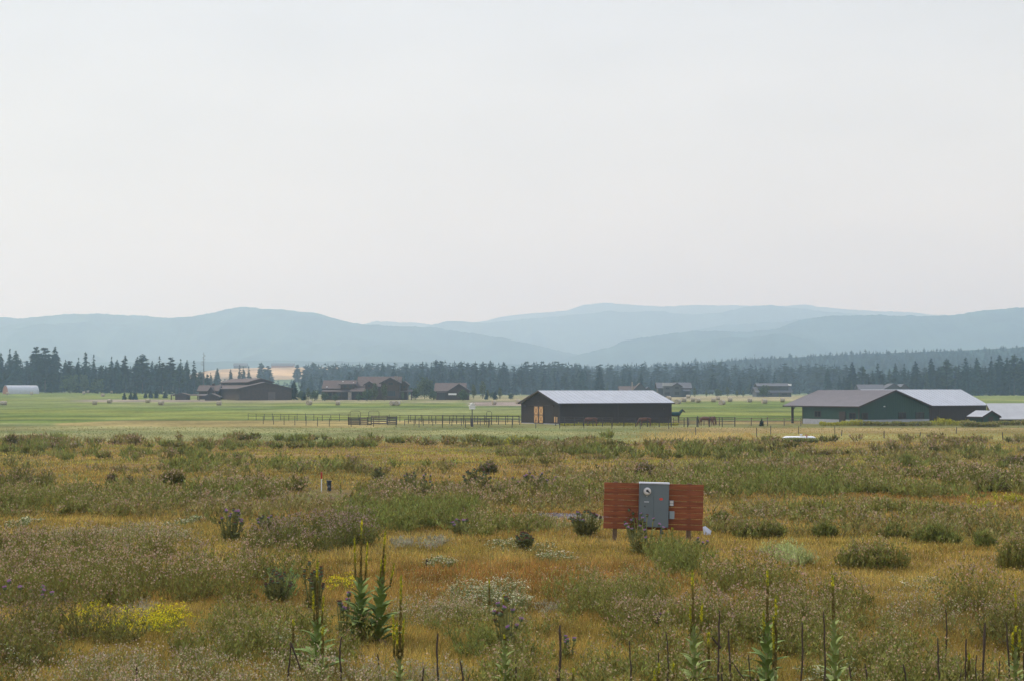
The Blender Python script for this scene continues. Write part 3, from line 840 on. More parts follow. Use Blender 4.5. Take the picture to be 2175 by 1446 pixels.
def place_tree(kind, px, Y, top_py, label, group=None, name='conifer_tree', cat='tree', wide=1.0):
    cm, tm, h0 = TREE[kind]
    X = wx(px, Y); z = float(gz(X, Y))
    h = max(1.2, zpx(top_py, Y) - z)
    s = h / h0
    r = empty(name, (X, Y, z), rnd.random() * 6.28, label, cat, group)
    r.rotation_euler = (rnd.uniform(-.02, .02), rnd.uniform(-.02, .02), rnd.random() * 6.28)
    ws = s * wide * rnd.uniform(.88, 1.15)
    r.scale = (ws, ws, s)
    link('crown', cm, r); link('trunk', tm, r)
    return r

def merged_forest(name, pts, label, low=True):
    """a far-off wood that reads as one mass: one joined mesh"""
    r = random.Random(5 + len(pts))
    vars_ = []
    for k in range(6):
        kd = ['fir', 'pine', 'pine', 'fir', 'spruce', 'fir'][k]
        vars_.append(conifer_tris(r, 1.0 * 20, 5.6, 11 if low else 16, 6, kd, 1))
    TT = []; CC = []
    for (x, y, z, h) in pts:
        T, C = vars_[r.randrange(6)]
        a = r.random() * 6.28; s = h / 20; w = s * r.uniform(.85, 1.25)
        ca, sa = math.cos(a), math.sin(a)
        Q = T.copy()
        X = (T[..., 0] * ca - T[..., 1] * sa) * w + x
        Yy = (T[..., 0] * sa + T[..., 1] * ca) * w + y
        Q[..., 0] = X; Q[..., 1] = Yy; Q[..., 2] = T[..., 2] * s + z - .3
        TT.append(Q); CC.append(C * r.uniform(.75, 1.3))
    o = link(name, tri_mesh(name, np.concatenate(TT), np.concatenate(CC), NEEDLE))
    return tag(o, label, 'forest', kind='stuff')

CON = ['fir0', 'fir1', 'fir2', 'fir3', 'spruce0', 'spruce1', 'spruce2', 'pine0', 'pine1', 'pine2', 'fir1', 'pine1', 'fir3', 'larch0']
# left forest: outstanding tops first (px, top row), then the rest under a skyline
LEFT_TOPS = [(2, 748, 'fir0'), (20, 739, 'spruce1'), (36, 743, 'fir1'), (75, 735, 'pine0'), (97, 737, 'pine2'), (118, 734, 'fir2'), (58, 765, 'spruce0'), (183, 746, 'fir3'), (199, 751, 'spruce0'), (166, 758, 'spruce1'),
             (236, 756, 'spruce1'), (248, 762, 'fir1'), (266, 753, 'spruce2'), (291, 756, 'fir0'), (303, 751, 'pine1'), (323, 765, 'fir1'), (340, 755, 'spruce0'), (362, 758, 'pine2'), (383, 761, 'spruce1'), (397, 763, 'fir1'), (413, 764, 'spruce0')]
LNAMES = ['at the left frame edge', 'second from the left edge', 'third from the left edge, broad', 'rounded pine top left of the tallest firs', 'ragged pine top beside the tallest fir', 'tallest pointed fir of the left wood', 'short one between tall tops']
for i, (px, top, k) in enumerate(LEFT_TOPS):
    Yt = 850 + rnd.random() * 50
    lab = 'conifer'
    if i < 7: lab = 'dark conifer in the left wood, ' + LNAMES[i]
    else: lab = 'conifer on the left wood skyline, %s' % ['broad high top near its middle', 'thin spire right of the broad high top', 'slim top left of the broad high top', 'slim top at two hay bales, left one', 'low bushy top beside a slim spire', 'narrow spire above the dark undergrowth', 'broad top above the small evergreens, left', 'high ragged pine above the small evergreens', 'low broad top behind the small evergreens', 'thinnest spire over the right half', 'round topped pine near the right end', 'pointed top third from the right end', 'low top second from the right end', 'small lone spire at the right end'][i - 7]
    place_tree(k, px, Yt, top, lab, 'conifers standing in the left wood')
def env_py(tab, px):
    a = np.array(tab, float); return float(np.interp(px, a[:, 0], a[:, 1]))
SKY_L = [(-120, 752), (0, 758), (130, 765), (200, 768), (300, 766), (400, 772), (440, 788), (470, 800)]
for i in range(66):
    px = -110 + i * 8.6 + rnd.uniform(-3, 3); 
    if px > 448: continue
    Yt = rnd.uniform(840, 900)
    place_tree(rnd.choice(CON), px, Yt, env_py(SKY_L, px) + rnd.uniform(-4, 26), 'dark green conifer standing shoulder to shoulder within the left wood', 'conifers filling the left wood')
# snag
Yt = 850; X = wx(433, Yt); z = float(gz(X, Yt)); h = zpx(747, Yt) - z
sn = MB().use(BARK).tube([(0, 0, -1), (.1, 0, h * .5), (0, 0, h)], [.35, .25, .05], 6)
for k in range(34):
    a = rnd.random() * 6.28; zz = h * (.3 + .68 * k / 34); l = (h - zz) * .22 + .7
    sn.tube([(0, 0, zz), (math.cos(a) * l, math.sin(a) * l, zz + rnd.uniform(-.6, .5))], [.09, .03], 3)
tag(sn.build('dead_tree', loc=(X, Y0 * 0 + Yt, z)), 'bare dead tree spire between the left wood and the arena', 'tree')
# trees on and before the golden rise, px, top, Y, kind
MID = [(463, 780, 1000, 'fir1', 'dark conifer just left of the arena roof'), (490, 783, 1010, 'fir0', 'broad conifer behind the arena roof, left of three slim ones'),
       (449, 790, 1000, 'spruce1', 'short dark conifer beside the bare snag'), (509, 773, 1100, 'spruce0', 'first of three slim conifers above the arena roof'),
       (518, 777, 1100, 'spruce1', 'middle of three slim conifers above the arena roof'), (529, 776, 1090, 'spruce0', 'last of three slim conifers above the arena roof'),
       (556, 769, 1350, 'pine1', 'rounded hazy pine against the stubble field'), (570, 776, 1350, 'pine2', 'thin hazy pine right of the rounded one'),
       (632, 773, 1450, 'pine0', 'hazy pine at the right of the stubble field, ragged'), (665, 768, 1400, 'pine1', 'tall hazy pine left of the lodge'), (655, 776, 1400, 'pine2', 'hazy pine leaning on the tall one left of the lodge'),
       (644, 797, 1000, 'fir2', 'grey green conifer between arena and lodge'), (661, 792, 1000, 'fir3', 'broad grey green conifer between arena and lodge'), (682, 796, 1000, 'spruce2', 'conifer touching the left gable of the lodge'),
       (430, 788, 900, 'fir1', 'dark conifer under the bare snag')]
for px, top, Yt, k, lab in MID: place_tree(k, px, Yt, top, lab)
# conifers standing clear in front of the middle wood
CLEAR = [(1237, 783, 900, 'fir1', 'dark conifer above the silver barn roof, left of the pair'), (1273, 778, 900, 'fir2', 'broad dark conifer above the silver barn roof, right of the pair'),
         (1361, 789, 880, 'fir0', 'dark conifer right behind the far brown house'), (1325, 782, 1000, 'spruce1', 'slim hazy conifer left of the far brown house'), (1338, 786, 1010, 'spruce2', 'second slim hazy conifer left of the far brown house'),
         (1644, 789, 900, 'fir3', 'dark conifer above the long low grey house'), (1630, 797, 1000, 'fir0', 'hazy conifer left of the one above the long grey house'), (1668, 794, 1000, 'fir2', 'hazy conifer right of the one above the long grey house'), (1610, 797, 1000, 'spruce1', 'small hazy conifer left of the long grey house'),
         (1758, 780, 900, 'fir1', 'dark conifer standing apart above the taupe roof')]
for px, top, Yt, k, lab in CLEAR: place_tree(k, px, Yt, top, lab)
SKY_M = [(640, 790), (690, 790), (740, 782), (790, 778), (830, 784), (880, 776), (930, 768), (1000, 770), (1050, 772), (1100, 772), (1160, 768), (1230, 773), (1290, 775), (1360, 774), (1440, 772), (1530, 772), (1600, 775), (1700, 775)]
TOPS_M = [(756, 777), (812, 766), (836, 776), (864, 770), (897, 764), (916, 766), (926, 760), (935, 763), (978, 765), (1010, 768), (1026, 764), (1042, 762), (1070, 765), (1118, 764)]
for i, (px, top) in enumerate(TOPS_M):
    place_tree(CON[i % 10], px, 1000 + rnd.random() * 60, top + 2, 'conifer topping the middle wood skyline, %s of fourteen from the left' % ['first', 'second', 'third', 'fourth', 'fifth', 'sixth', 'seventh', 'eighth', 'ninth', 'tenth', 'eleventh', 'twelfth', 'thirteenth', 'last'][i], 'tall conifers of the middle wood')
for i in range(92):
    px = 745 + i * 9.6 + rnd.uniform(-4, 4)
    place_tree(rnd.choice(CON), px, rnd.uniform(980, 1080), env_py(SKY_M, px) + rnd.uniform(4, 24) + (12 if px > 1250 else 0), 'grey green conifer in the crowded front of the middle wood', 'conifers filling the middle wood')
# right wood
TOPS_R = [(1810, 767), (1830, 775), (1864, 769), (1901, 770), (1919, 771), (1945, 765), (1978, 759), (2010, 760), (2050, 757), (2075, 758), (2106, 755), (2123, 752), (2140, 757), (2153, 751), (2170, 757)]
for i, (px, top) in enumerate(TOPS_R):
    place_tree(['fir2', 'pine1', 'fir3', 'fir1', 'spruce1', 'fir2'][i % 6], px, 890 + rnd.random() * 40, top, 'conifer topping the right wood skyline, %s of fifteen from the left' % ['first', 'second', 'third', 'fourth', 'fifth', 'sixth', 'seventh', 'eighth', 'ninth', 'tenth', 'eleventh', 'twelfth', 'thirteenth', 'fourteenth', 'last'][i], 'tall conifers of the right wood')
SKY_R = [(1780, 797), (1850, 786), (1950, 779), (2050, 772), (2175, 766), (2300, 760)]
for i in range(58):
    px = 1785 + i * 8.4 + rnd.uniform(-3, 3)
    place_tree(rnd.choice(CON), px, rnd.uniform(880, 950), env_py(SKY_R, px) + rnd.uniform(-2, 20), 'dark green conifer packed closely within the right wood', 'conifers filling the right wood')

def forest_pts(n, pxa, pxb, Ya, Yb, hfun, r):
    out = []
    for _ in range(n):
        px = r.uniform(pxa, pxb); Y = r.uniform(Ya, Yb); X = wx(px, Y); z = float(gz(X, Y))
        out.append((X, Y, z, max(5, hfun(px, Y, z))))
    return out
fr = random.Random(3)
P_ = forest_pts(260, -500, 425, 900, 1250, lambda p, Y, z: min(zpx(env_py(SKY_L, p) + fr.uniform(2, 22), Y) - z, 32), fr)
P_ += forest_pts(150, 425, 640, 1300, 1500, lambda p, Y, z: fr.uniform(6, 12), fr)
merged_forest('forest', P_, 'dense back rows of the left conifer wood')
def sm(px, Y, z):
    return min(zpx(env_py(SKY_M, px) + fr.uniform(-6, 14), Y) - z, 44)
P_ = forest_pts(620, 640, 1800, 1150, 1480, sm, fr)
P_ += forest_pts(190, 650, 900, 1350, 1700, lambda p, Y, z: zpx(fr.uniform(768, 784), Y) - z, fr)
merged_forest('forest', P_, 'hazy back rows of the middle conifer wood')
P_ = forest_pts(300, 1790, 2700, 960, 1250, lambda p, Y, z: min(zpx(env_py(SKY_R, p) + fr.uniform(-3, 16), Y) - z, 34), fr)
merged_forest('forest', P_, 'dense back rows of the right conifer wood')
# trees over the long wooded hill
hv = HILL[:20]                       # rows from foot to crest
P_ = []
nr_, nc_ = hv.shape[:2]
while len(P_) < 3300:
    j = fr.random() * (nc_ - 2); i = (fr.random() ** .6) * (nr_ - 2)
    a = hv[int(i), int(j)]; b_ = hv[int(i) + 1, int(j) + 1]; t = fr.random(); u = fr.random()
    p = a * (1 - t) + b_ * t; x = a[0] + (b_[0] - a[0]) * u
    pxx = CX + x / p[1] * F
    if pxx < 1000 or pxx > 2500: continue
    if pxx < 1250 and fr.random() > .6: continue
    P_.append((x, p[1], p[2] - .5, fr.uniform(6, 10) if fr.random() > .04 else fr.uniform(11, 14)))
merged_forest('forest', P_, 'conifer cover on the long hill at the right')

# ---- small planted evergreens and young leafy trees
def leafy_tris(r, h, rad, n, col, narrow=1.0, leaf=.3, bottom=.15):
    d = r.normal(size=(n, 3)); d /= np.linalg.norm(d, axis=1)[:, None]
    rr = r.random(n) ** .45
    # lumpy outline
    az = np.arctan2(d[:, 1], d[:, 0])
    lump = 1 + .22 * np.sin(az * 3 + 1) + .18 * np.sin(az * 2 + d[:, 2] * 5) + .12 * np.sin(d[:, 2] * 9 + az)
    p = d * rr[:, None] * lump[:, None] * rad
    p[:, 2] = h * (bottom + (1 - bottom) / 2) + p[:, 2] / rad * h * (1 - bottom) / 2
    a = r.normal(size=(n, 3)); a /= np.linalg.norm(a, axis=1)[:, None]
    b = np.cross(a, r.normal(size=(n, 3))); b /= np.linalg.norm(b, axis=1)[:, None]
    s = leaf * (.6 + .8 * r.random(n))[:, None]
    T = np.stack([p + a * s, p - a * s * .5 + b * s * .7, p - a * s * .5 - b * s * .7], 1)
    C = np.array(col) * (.6 + .8 * r.random(n))[:, None]
    return T, C
g_ = np.random.default_rng(5)
LEAFY = {}
for nm, h, rad, n, col, lf, bt in (('round', 6, 2.0, 1100, (.075, .105, .04), .32, .12), ('tall', 9, 1.6, 1200, (.09, .12, .055), .3, .15), ('slim', 7, 1.0, 700, (.10, .12, .05), .25, .1)):
    T, C = leafy_tris(g_, h, rad, n, col, 1, lf, bt)
    bm_ = MB().use(BARK)
    bm_.tube([(0, 0, -.4), (.03, 0, h * .5), (0, .03, h * .85)], [.1, .06, .02], 6)
    for k in range(5):
        a = k * 1.26; bm_.tube([(0, 0, h * (.25 + .1 * k)), (math.cos(a) * rad * .6, math.sin(a) * rad * .6, h * (.42 + .1 * k))], [.035, .012], 4)
    LEAFY[nm] = (tri_mesh('crown_' + nm, T, C, LEAF), bm_.mesh('trunk_' + nm), h)
def leafy(kind, px, base_py, top_py, label, Y=None, name='young_tree', wide=1.0, group=None):
    Yt = Y or float(ypx(base_py)); X = wx(px, Yt); z = float(gz(X, Yt))
    h = max(1, zpx(top_py, Yt) - z); cm, tm, h0 = LEAFY[kind]; s = h / h0
    r = empty(name, (X, Yt, z), rnd.random() * 6, label, 'tree', group); r.scale = (s * wide, s * wide, s)
    link('crown', cm, r); link('trunk', tm, r)
for a in [('tall', 902, 846, 801, 'pale green poplar left of the garage, taller of two', 640), ('tall', 913, 846, 806, 'pale green poplar left of the garage, shorter of two', 640),
          ('round', 780, 849, 826, 'round dark shrub tree in front of the lodge porch', 575), ('slim', 797, 848, 812, 'airy young tree before the middle of the lodge', 580), ('slim', 817, 848, 813, 'airy young tree left of the big lodge gable', 580),
          ('round', 882, 846, 824, 'rounded bushy tree at the right end of the lodge', 610), ('round', 984, 850, 827, 'pale round bush tree in front of the garage gable', 575), ('slim', 1006, 846, 815, 'slim young tree just right of the garage', 640),
          ('slim', 1025, 846, 808, 'taller slim young tree right of the garage', 640), ('slim', 1036, 846, 826, 'short young tree right of the garage', 620), ('slim', 1062, 846, 822, 'young tree by itself left of the silver barn', 620),
          ('round', 668, 849, 829, 'low leafy tree at the left end of the lodge', 580), ('slim', 655, 848, 822, 'leafy young tree between arena and lodge', 580), ('round', 712, 850, 836, 'low dark shrub before the left lodge wing', 570),
          ('slim', 1545, 838, 820, 'young leafy tree beyond the bales, tallest of a row', 730), ('slim', 1500, 838, 826, 'small dark young tree at the field edge beyond the bales', 730), ('round', 1525, 838, 826, 'low round tree at the field edge beyond the bales', 730), ('slim', 1565, 838, 826, 'small young tree right of the tallest in the row', 730),
          ('slim', 1578, 838, 828, 'last small young tree before the long grey house', 730), ('round', 1622, 840, 818, 'leafy tree in front of the long grey house, left', 735), ('slim', 1655, 844, 832, 'small shrub in front of the long grey house, right', 700), ('slim', 1475, 840, 822, 'young tree just right of the two storey grey house', 720),
          ('tall', 893, 846, 808, 'pale green tree behind the bushy tree right of the lodge', 700), ('round', 920, 847, 830, 'low shrub tree at the left garage wall', 590), ('round', 1046, 846, 832, 'low round tree right of the garage saplings', 640), ('round', 1085, 847, 835, 'low bushes left of the silver barn gable', 610),
          ('round', 762, 849, 836, 'low shrub under the lodge porch', 578), ('round', 690, 849, 833, 'rounded shrub at the left corner of the lodge', 572), ('round', 640, 848, 830, 'leafy shrub right of the arena', 600), ('slim', 856, 848, 830, 'small tree before the right lodge gable', 578),
          ('round', 150, 832, 797, 'lighter leafy tree at the foot of the left wood', 835), ('tall', 180, 832, 795, 'tall pale leafy tree before the left wood', 835), ('round', 208, 832, 805, 'low yellow green tree before the left wood', 830), ('round', 92, 832, 815, 'small pale tree right of the quonset hut', 870)]:
    leafy(a[0], a[1], a[2], a[3], a[4], a[5], wide=1.15 if a[0] == 'slim' else 1.35)
for px, b_, top, lab in ((265, 848, 833, 'first small planted evergreen left of the arena'), (279, 848, 832, 'second small planted evergreen, broad'), (288, 848, 831, 'third small planted evergreen'), (310, 845, 832, 'fourth small planted evergreen, low'),
                     (321, 845, 829, 'fifth small planted evergreen, pointed'), (333, 845, 828, 'sixth small planted evergreen, tallest'), (352, 845, 829, 'seventh small planted evergreen, nearest the sheds')):
    place_tree('fir1', px, float(ypx(b_)), top, lab, 'small planted evergreens in the hay field', wide=1.9)
place_tree('fir2', 625, 605, 808, 'dense dark evergreen touching the right end of the arena', wide=1.2)
place_tree('fir1', 646, 590, 831, 'tiny dark spruce between arena and lodge', wide=1.8)
place_tree('fir3', 1617, 240, 890, 'tiny dark spruce inside the corral right of the horses', wide=2.6)
place_tree('fir1', 1033, 610, 832, 'tiny spruce right of the garage', wide=1.6)
place_tree('fir2', 1052, 610, 829, 'small spruce near the silver barn gable', wide=1.6)

# ------------------------------------------------------------------ hay bales
def bale_mesh():
    m = MB().use(BALE); n = 20; L = 1.5; R = .82
    prof = [(-L / 2, R * .55), (-L / 2 - .02, R * .9), (-L / 2 + .08, R), (-L / 4, R * 1.01), (0, R * .99), (L / 4, R * 1.01), (L / 2 - .08, R), (L / 2 + .02, R * .9), (L / 2, R * .55)]
    vs = []; fs = []
    r = random.Random(2)
    for (x, q) in prof:
        for k in range(n):
            a = 2 * math.pi * k / n; rr = q * (1 + r.uniform(-.025, .025))
            vs.append((x, math.cos(a) * rr, max(-.76, math.sin(a) * rr * .96)))
    for i in range(len(prof) - 1):
        for k in range(n): fs.append((i * n + k, (i + 1) * n + k, (i + 1) * n + (k + 1) % n, i * n + (k + 1) % n))
    fs.append(tuple(range(n))); fs.append(tuple(((len(prof) - 1) * n + k) for k in range(n))[::-1])
    return m.poly(vs, fs).mesh('hay_bale', smooth=False)
BM = bale_mesh()
BALES = [(9, 860, 10, 'cut by the left frame edge'), (17, 842, 10, 'below the quonset hut'), (54, 840.5, 40, 'right of the quonset hut, left of two'), (68, 842, 20, 'right of the quonset hut, right of two'), (179, 841, 20, 'left of a touching pair far in the field'), (188, 840, 20, 'right of a touching pair far in the field'),
         (202, 858.5, 20, 'first of the nearer left row'), (219, 843, 40, 'far bale above the nearer left row'), (234, 855.5, -20, 'second of the nearer left row'), (238, 840, 10, 'far bale left of the small evergreens'), (315, 855, -10, 'below the tallest small evergreen'), (343, 859.5, -10, 'nearest bale left of the arena, below its sheds'),
         (466, 860, 0, 'below the left end of the arena'), (657, 859.5, 60, 'between the arena and the lodge'), (718, 860, 0, 'below the left lodge wing'), (834, 860.5, 55, 'left of the touching pair before the lodge'), (844, 860.5, 70, 'right of the touching pair before the lodge'), (1049, 859, 30, 'right of the white birdhouse'), (1100, 857, 30, 'half hidden by the left eave of the silver barn'),
         (1420, 849, 30, 'at the right end of the silver barn roof, farther'), (1439, 857, 55, 'at the right end of the silver barn roof, nearer'), (1452, 852.5, 0, 'right of the silver barn, grey'), (1471, 852, 0, 'left of a pair beyond the barn field'), (1482, 854, 10, 'right of a pair beyond the barn field'), (1461, 845, 0, 'small far one under the two storey house'),
         (1515, 853, -10, 'in the middle of the far row'), (1524, 849, 10, 'farthest behind the middle of the far row'), (1533, 859, 50, 'nearest of the bales right of the barn'), (1550, 852, 0, 'right of the middle of the far row'), (1592, 853.5, 0, 'left of the two near the long grey house'), (1623, 856, 10, 'below the long grey house'), (1661, 853, 0, 'above the left tip of the taupe roof')]
for i, (px, py, rz, lab) in enumerate(BALES):
    p = G(px, py)
    o = link('hay_bale', BM, None, (p.x, p.y, p.z + .74), (0, 0, math.radians(rz)))
    s = rnd.uniform(.85, 1.0) * (1.12 if px > 1400 else 1.0); o.scale = (s * (1.5 if i == 0 else 1), s, s)
    tag(o, 'round hay bale ' + lab, 'hay bale', 'round hay bales scattered over the hay field')

# ------------------------------------------------------------------ fences
def fence(label, pts, post_h, rails, post_w=.11, rail_r=.045, mat_=IRON, spacing=3.6, name='fence', round_post=False, cat='fence', jitter=.1):
    """pts: photo columns / distances; posts and rails are parts"""
    W3 = []
    for (px, Y) in pts: X = wx(px, Y); W3.append(Vector((X, Y, float(gz(X, Y)))))
    root = empty(name, W3[0], 0, label, cat)
    o0 = W3[0]
    posts = []
    for a, b in zip(W3[:-1], W3[1:]):
        n = max(1, round((b - a).length / spacing))
        for i in range(n): posts.append(a.lerp(b, i / n))
    posts.append(W3[-1])
    pm = MB().use(mat_).tube([(0, 0, -.3), (0, 0, 1)], post_w / 2, 6).mesh('post')
    for p in posts:
        z = float(gz(p.x, p.y)); h = post_h * rnd.uniform(1 - jitter, 1 + jitter)
        link('post', pm, root, (p.x - o0.x, p.y - o0.y, z - o0.z), (rnd.uniform(-.03, .03), rnd.uniform(-.03, .03), 0), (1, 1, h))
    for rh in rails:
        for a, b in zip(posts[:-1], posts[1:]):
            za = float(gz(a.x, a.y)) - o0.z + rh; zb = float(gz(b.x, b.y)) - o0.z + rh
            MB().use(mat_).tube([(a.x - o0.x, a.y - o0.y, za), (b.x - o0.x, b.y - o0.y, zb)], rail_r, 4).build('rail' if rail_r > .02 else 'wire', parent=root)
    return root
fence('dark pole rail fence along the green field left of the barn', [(528, 292), (740, 280), (1102, 268)], 1.25, (1.15, .7), post_w=.10, rail_r=.04, spacing=2.0)
fence('thin wire fence with rusty stakes in front of the barn and corrals', [(560, 258), (700, 238), (940, 229), (1240, 222), (1420, 218)], 1.35, (1.1, .8, .5), post_w=.10, rail_r=.012, mat_=IRON, spacing=3.9, jitter=.15)
fence('pipe corral with several rails left of the barn', [(868, 262), (1000, 256), (1104, 250)], 1.4, (1.35, .95, .55), post_w=.12, rail_r=.045, spacing=1.4)
fence('inner pole rail pen between chute and white birdhouse', [(860, 246), (960, 243), (1040, 246)], 1.1, (1.0, .6), post_w=.1, rail_r=.05, spacing=1.5)
fence('pipe corral holding the horses in front of the barn', [(1180, 243), (1300, 236), (1425, 233), (1560, 236)], 1.45, (1.4, 1.08, .76, .44), post_w=.13, rail_r=.045, spacing=1.9)
fence('pole fence right of the horses reaching the green building', [(1430, 246), (1560, 243), (1700, 240)], 1.3, (1.2, .75), post_w=.14, rail_r=.05, mat_=WEATHERED, spacing=2.4)
fence('short rusty panel gate left of the chestnut horses', [(1460, 232), (1482, 232)], 1.5, (1.4, 1.1, .8, .5), post_w=.16, rail_r=.05, spacing=2, name='gate', cat='gate')
fence('leaning old stakes in the dry grass behind the white tank', [(1477, 178), (1606, 172), (1636, 185), (1695, 188), (1772, 186)], 1.0, (), post_w=.08, spacing=400)
for px, Y, h, lab in ((1786, 176, .7, 'short leaning stake in dry grass below the green building door'), (1876, 166, .8, 'thin grey stake in dry grass below the green gable'), (1952, 158, .8, 'rusty stake in dry grass below the second barn'), (2029, 190, .8, 'small stake in dry grass near the green shed'), (2128, 156, .8, 'reddish stake in dry grass by the right edge')):
    X = wx(px, Y); z = float(gz(X, Y))
    m_ = MB().use(IRON).tube([(0, 0, -.2), (.03, 0, h * .6), (.06, 0, h)], [.05, .05, .04], 6)
    o = m_.build('stake', loc=(X, Y, z)); o.rotation_euler = (0, rnd.uniform(-.12, .12), 0)
    tag(o, lab, 'stake', 'stakes in the dry grass')

# loading chute and bow gates
def bow_gate(px, Y, label, wpx=22, top=872):
    X = wx(px, Y); z = float(gz(X, Y)); w = wpx / F * Y; h = zpx(top, Y) - z
    r = empty('bow_gate', (X, Y, z), 0, label, 'gate', 'bow gates of the corral')
    MB().use(IRON).tube([(-w / 2, 0, -.2), (-w / 2, 0, h * .9), (-w / 2 + .15, 0, h), (w / 2 - .15, 0, h), (w / 2, 0, h * .9), (w / 2, 0, -.2)], .04, 5).build('bow', parent=r)
    for k in range(5):
        MB().use(IRON).tube([(-w / 2, 0, .3 + k * .26), (w / 2, 0, .3 + k * .26)], .025, 4).build('bar', parent=r)
bow_gate(755, 255, 'tall bow gate at the left end of the cattle chute')
bow_gate(794.5, 255, 'tall bow gate at the middle of the cattle chute')
bow_gate(1039, 250, 'narrow tall bow gate right of the white birdhouse', 11, 873)
def panel_stack(pxa, pxb, Y, top, n, label, dark=IRON):
    X = wx(pxa, Y); z = float(gz(X, Y)); w = wx(pxb, Y) - X; h = zpx(top, Y) - z
    r = empty('cattle_panel', (X, Y, z), 0, label, 'livestock panel', 'panels of the cattle chute')
    for x in (0, w): MB().use(dark).box(x - .07, x + .07, -.07, .07, -.2, h + .1).build('post', parent=r)
    for k in range(n):
        zz = .15 + (h - .2) * k / (n - 1)
        MB().use(dark).box(.08, w - .08, -.03, .03, zz - .09, zz + .09).build('slat', parent=r)
panel_stack(741, 765, 250, 886, 5, 'dark slatted chute panel under the left bow gate')
panel_stack(766, 781, 251, 887, 4, 'lighter slatted chute panel between the two bow gates', WEATHERED)
panel_stack(781, 789, 249, 886, 3, 'narrow dark chute panel beside the middle bow gate')
panel_stack(789, 822, 255, 883.5, 4, 'wide chute panel with pale slats under the middle bow gate', WEATHERED)
panel_stack(824, 843, 252, 884, 5, 'dark chute panel at the right end of the chute')

# birdhouse on a pole
Y = 236.0; X = wx(1003, Y); z = float(gz(X, Y)); s = Y / F
bh = empty('birdhouse', (X, Y, z), .15, 'white multi room birdhouse with two roofs on a tall dark pole', 'birdhouse')
hz = zpx(868, Y) - z
MB().use(IRON).tube([(0, 0, -.3), (0, 0, hz)], .07, 8).build('pole', parent=bh)
MB().use(IRON).tube([(0, 0, -.1), (0, 0, 1.2)], [.2, .12], 8).build('pole_base', parent=bh)
MB().use(WHITE).box(-.42, .42, -.35, .35, hz, hz + .5).build('lower_house', parent=bh)
up = MB().use(WHITE).box(-.26, .26, -.3, .3, hz + .5, hz + .78).build('upper_house', parent=bh)
for i, (xa, xb, zz, pk) in enumerate(((-.58, 0, hz + .5, .2), (0, .58, hz + .5, .2), (-.36, 0, hz + .78, .17), (0, .36, hz + .78, .17))):
    q = MB().use(WHITE)
    if xa < 0: q.slab([(xa, -.45, zz), (0, -.45, zz + pk), (0, .45, zz + pk), (xa, .45, zz)], .035)
    else: q.slab([(0, -.45, zz + pk), (xb, -.45, zz), (xb, .45, zz), (0, .45, zz + pk)], .035)
    q.build('roof', parent=bh)
for k in range(4):
    MB().use(IRON).tube([(-.3 + k * .2, -.352, hz + .24), (-.3 + k * .2, -.36, hz + .24)], .045, 8).build('entrance_hole', parent=bh)

# white propane tank
Y = float(ypx(937)); X = wx(1696, Y); z = float(gz(X, Y))
R_ = .27; hl = 74 / F * Y / 2
tk = empty('propane_tank', (X, Y, z), math.radians(4), 'long white cylindrical tank lying low behind weeds', 'tank')
prof = [(-hl, .02), (-hl + .08, R_ * .5), (-hl + .22, R_ * .82), (-hl + .4, R_), (hl - .4, R_), (hl - .22, R_ * .82), (hl - .08, R_ * .5), (hl, .02)]
MB().use(WHITE).tube([(x, 0, R_ + .02) for x, _ in prof], [r for _, r in prof], 16).build('shell', parent=tk, smooth=True)
for x in (-hl + .8, hl - .8): MB().use(IRON).box(x - .08, x + .08, -.3, .3, -.2, .25).build('foot', parent=tk)
MB().use(WHITE).tube([(0.2, 0, 2 * R_ + .08), (.2, 0, 2 * R_ + .22)], .13, 10).build('valve_dome', parent=tk)
MB().use(ORANGE).box(hl - 1.02, hl - .95, -R_ - .02, R_ + .02, .2, 2 * R_ + .14).build('strap', parent=tk)

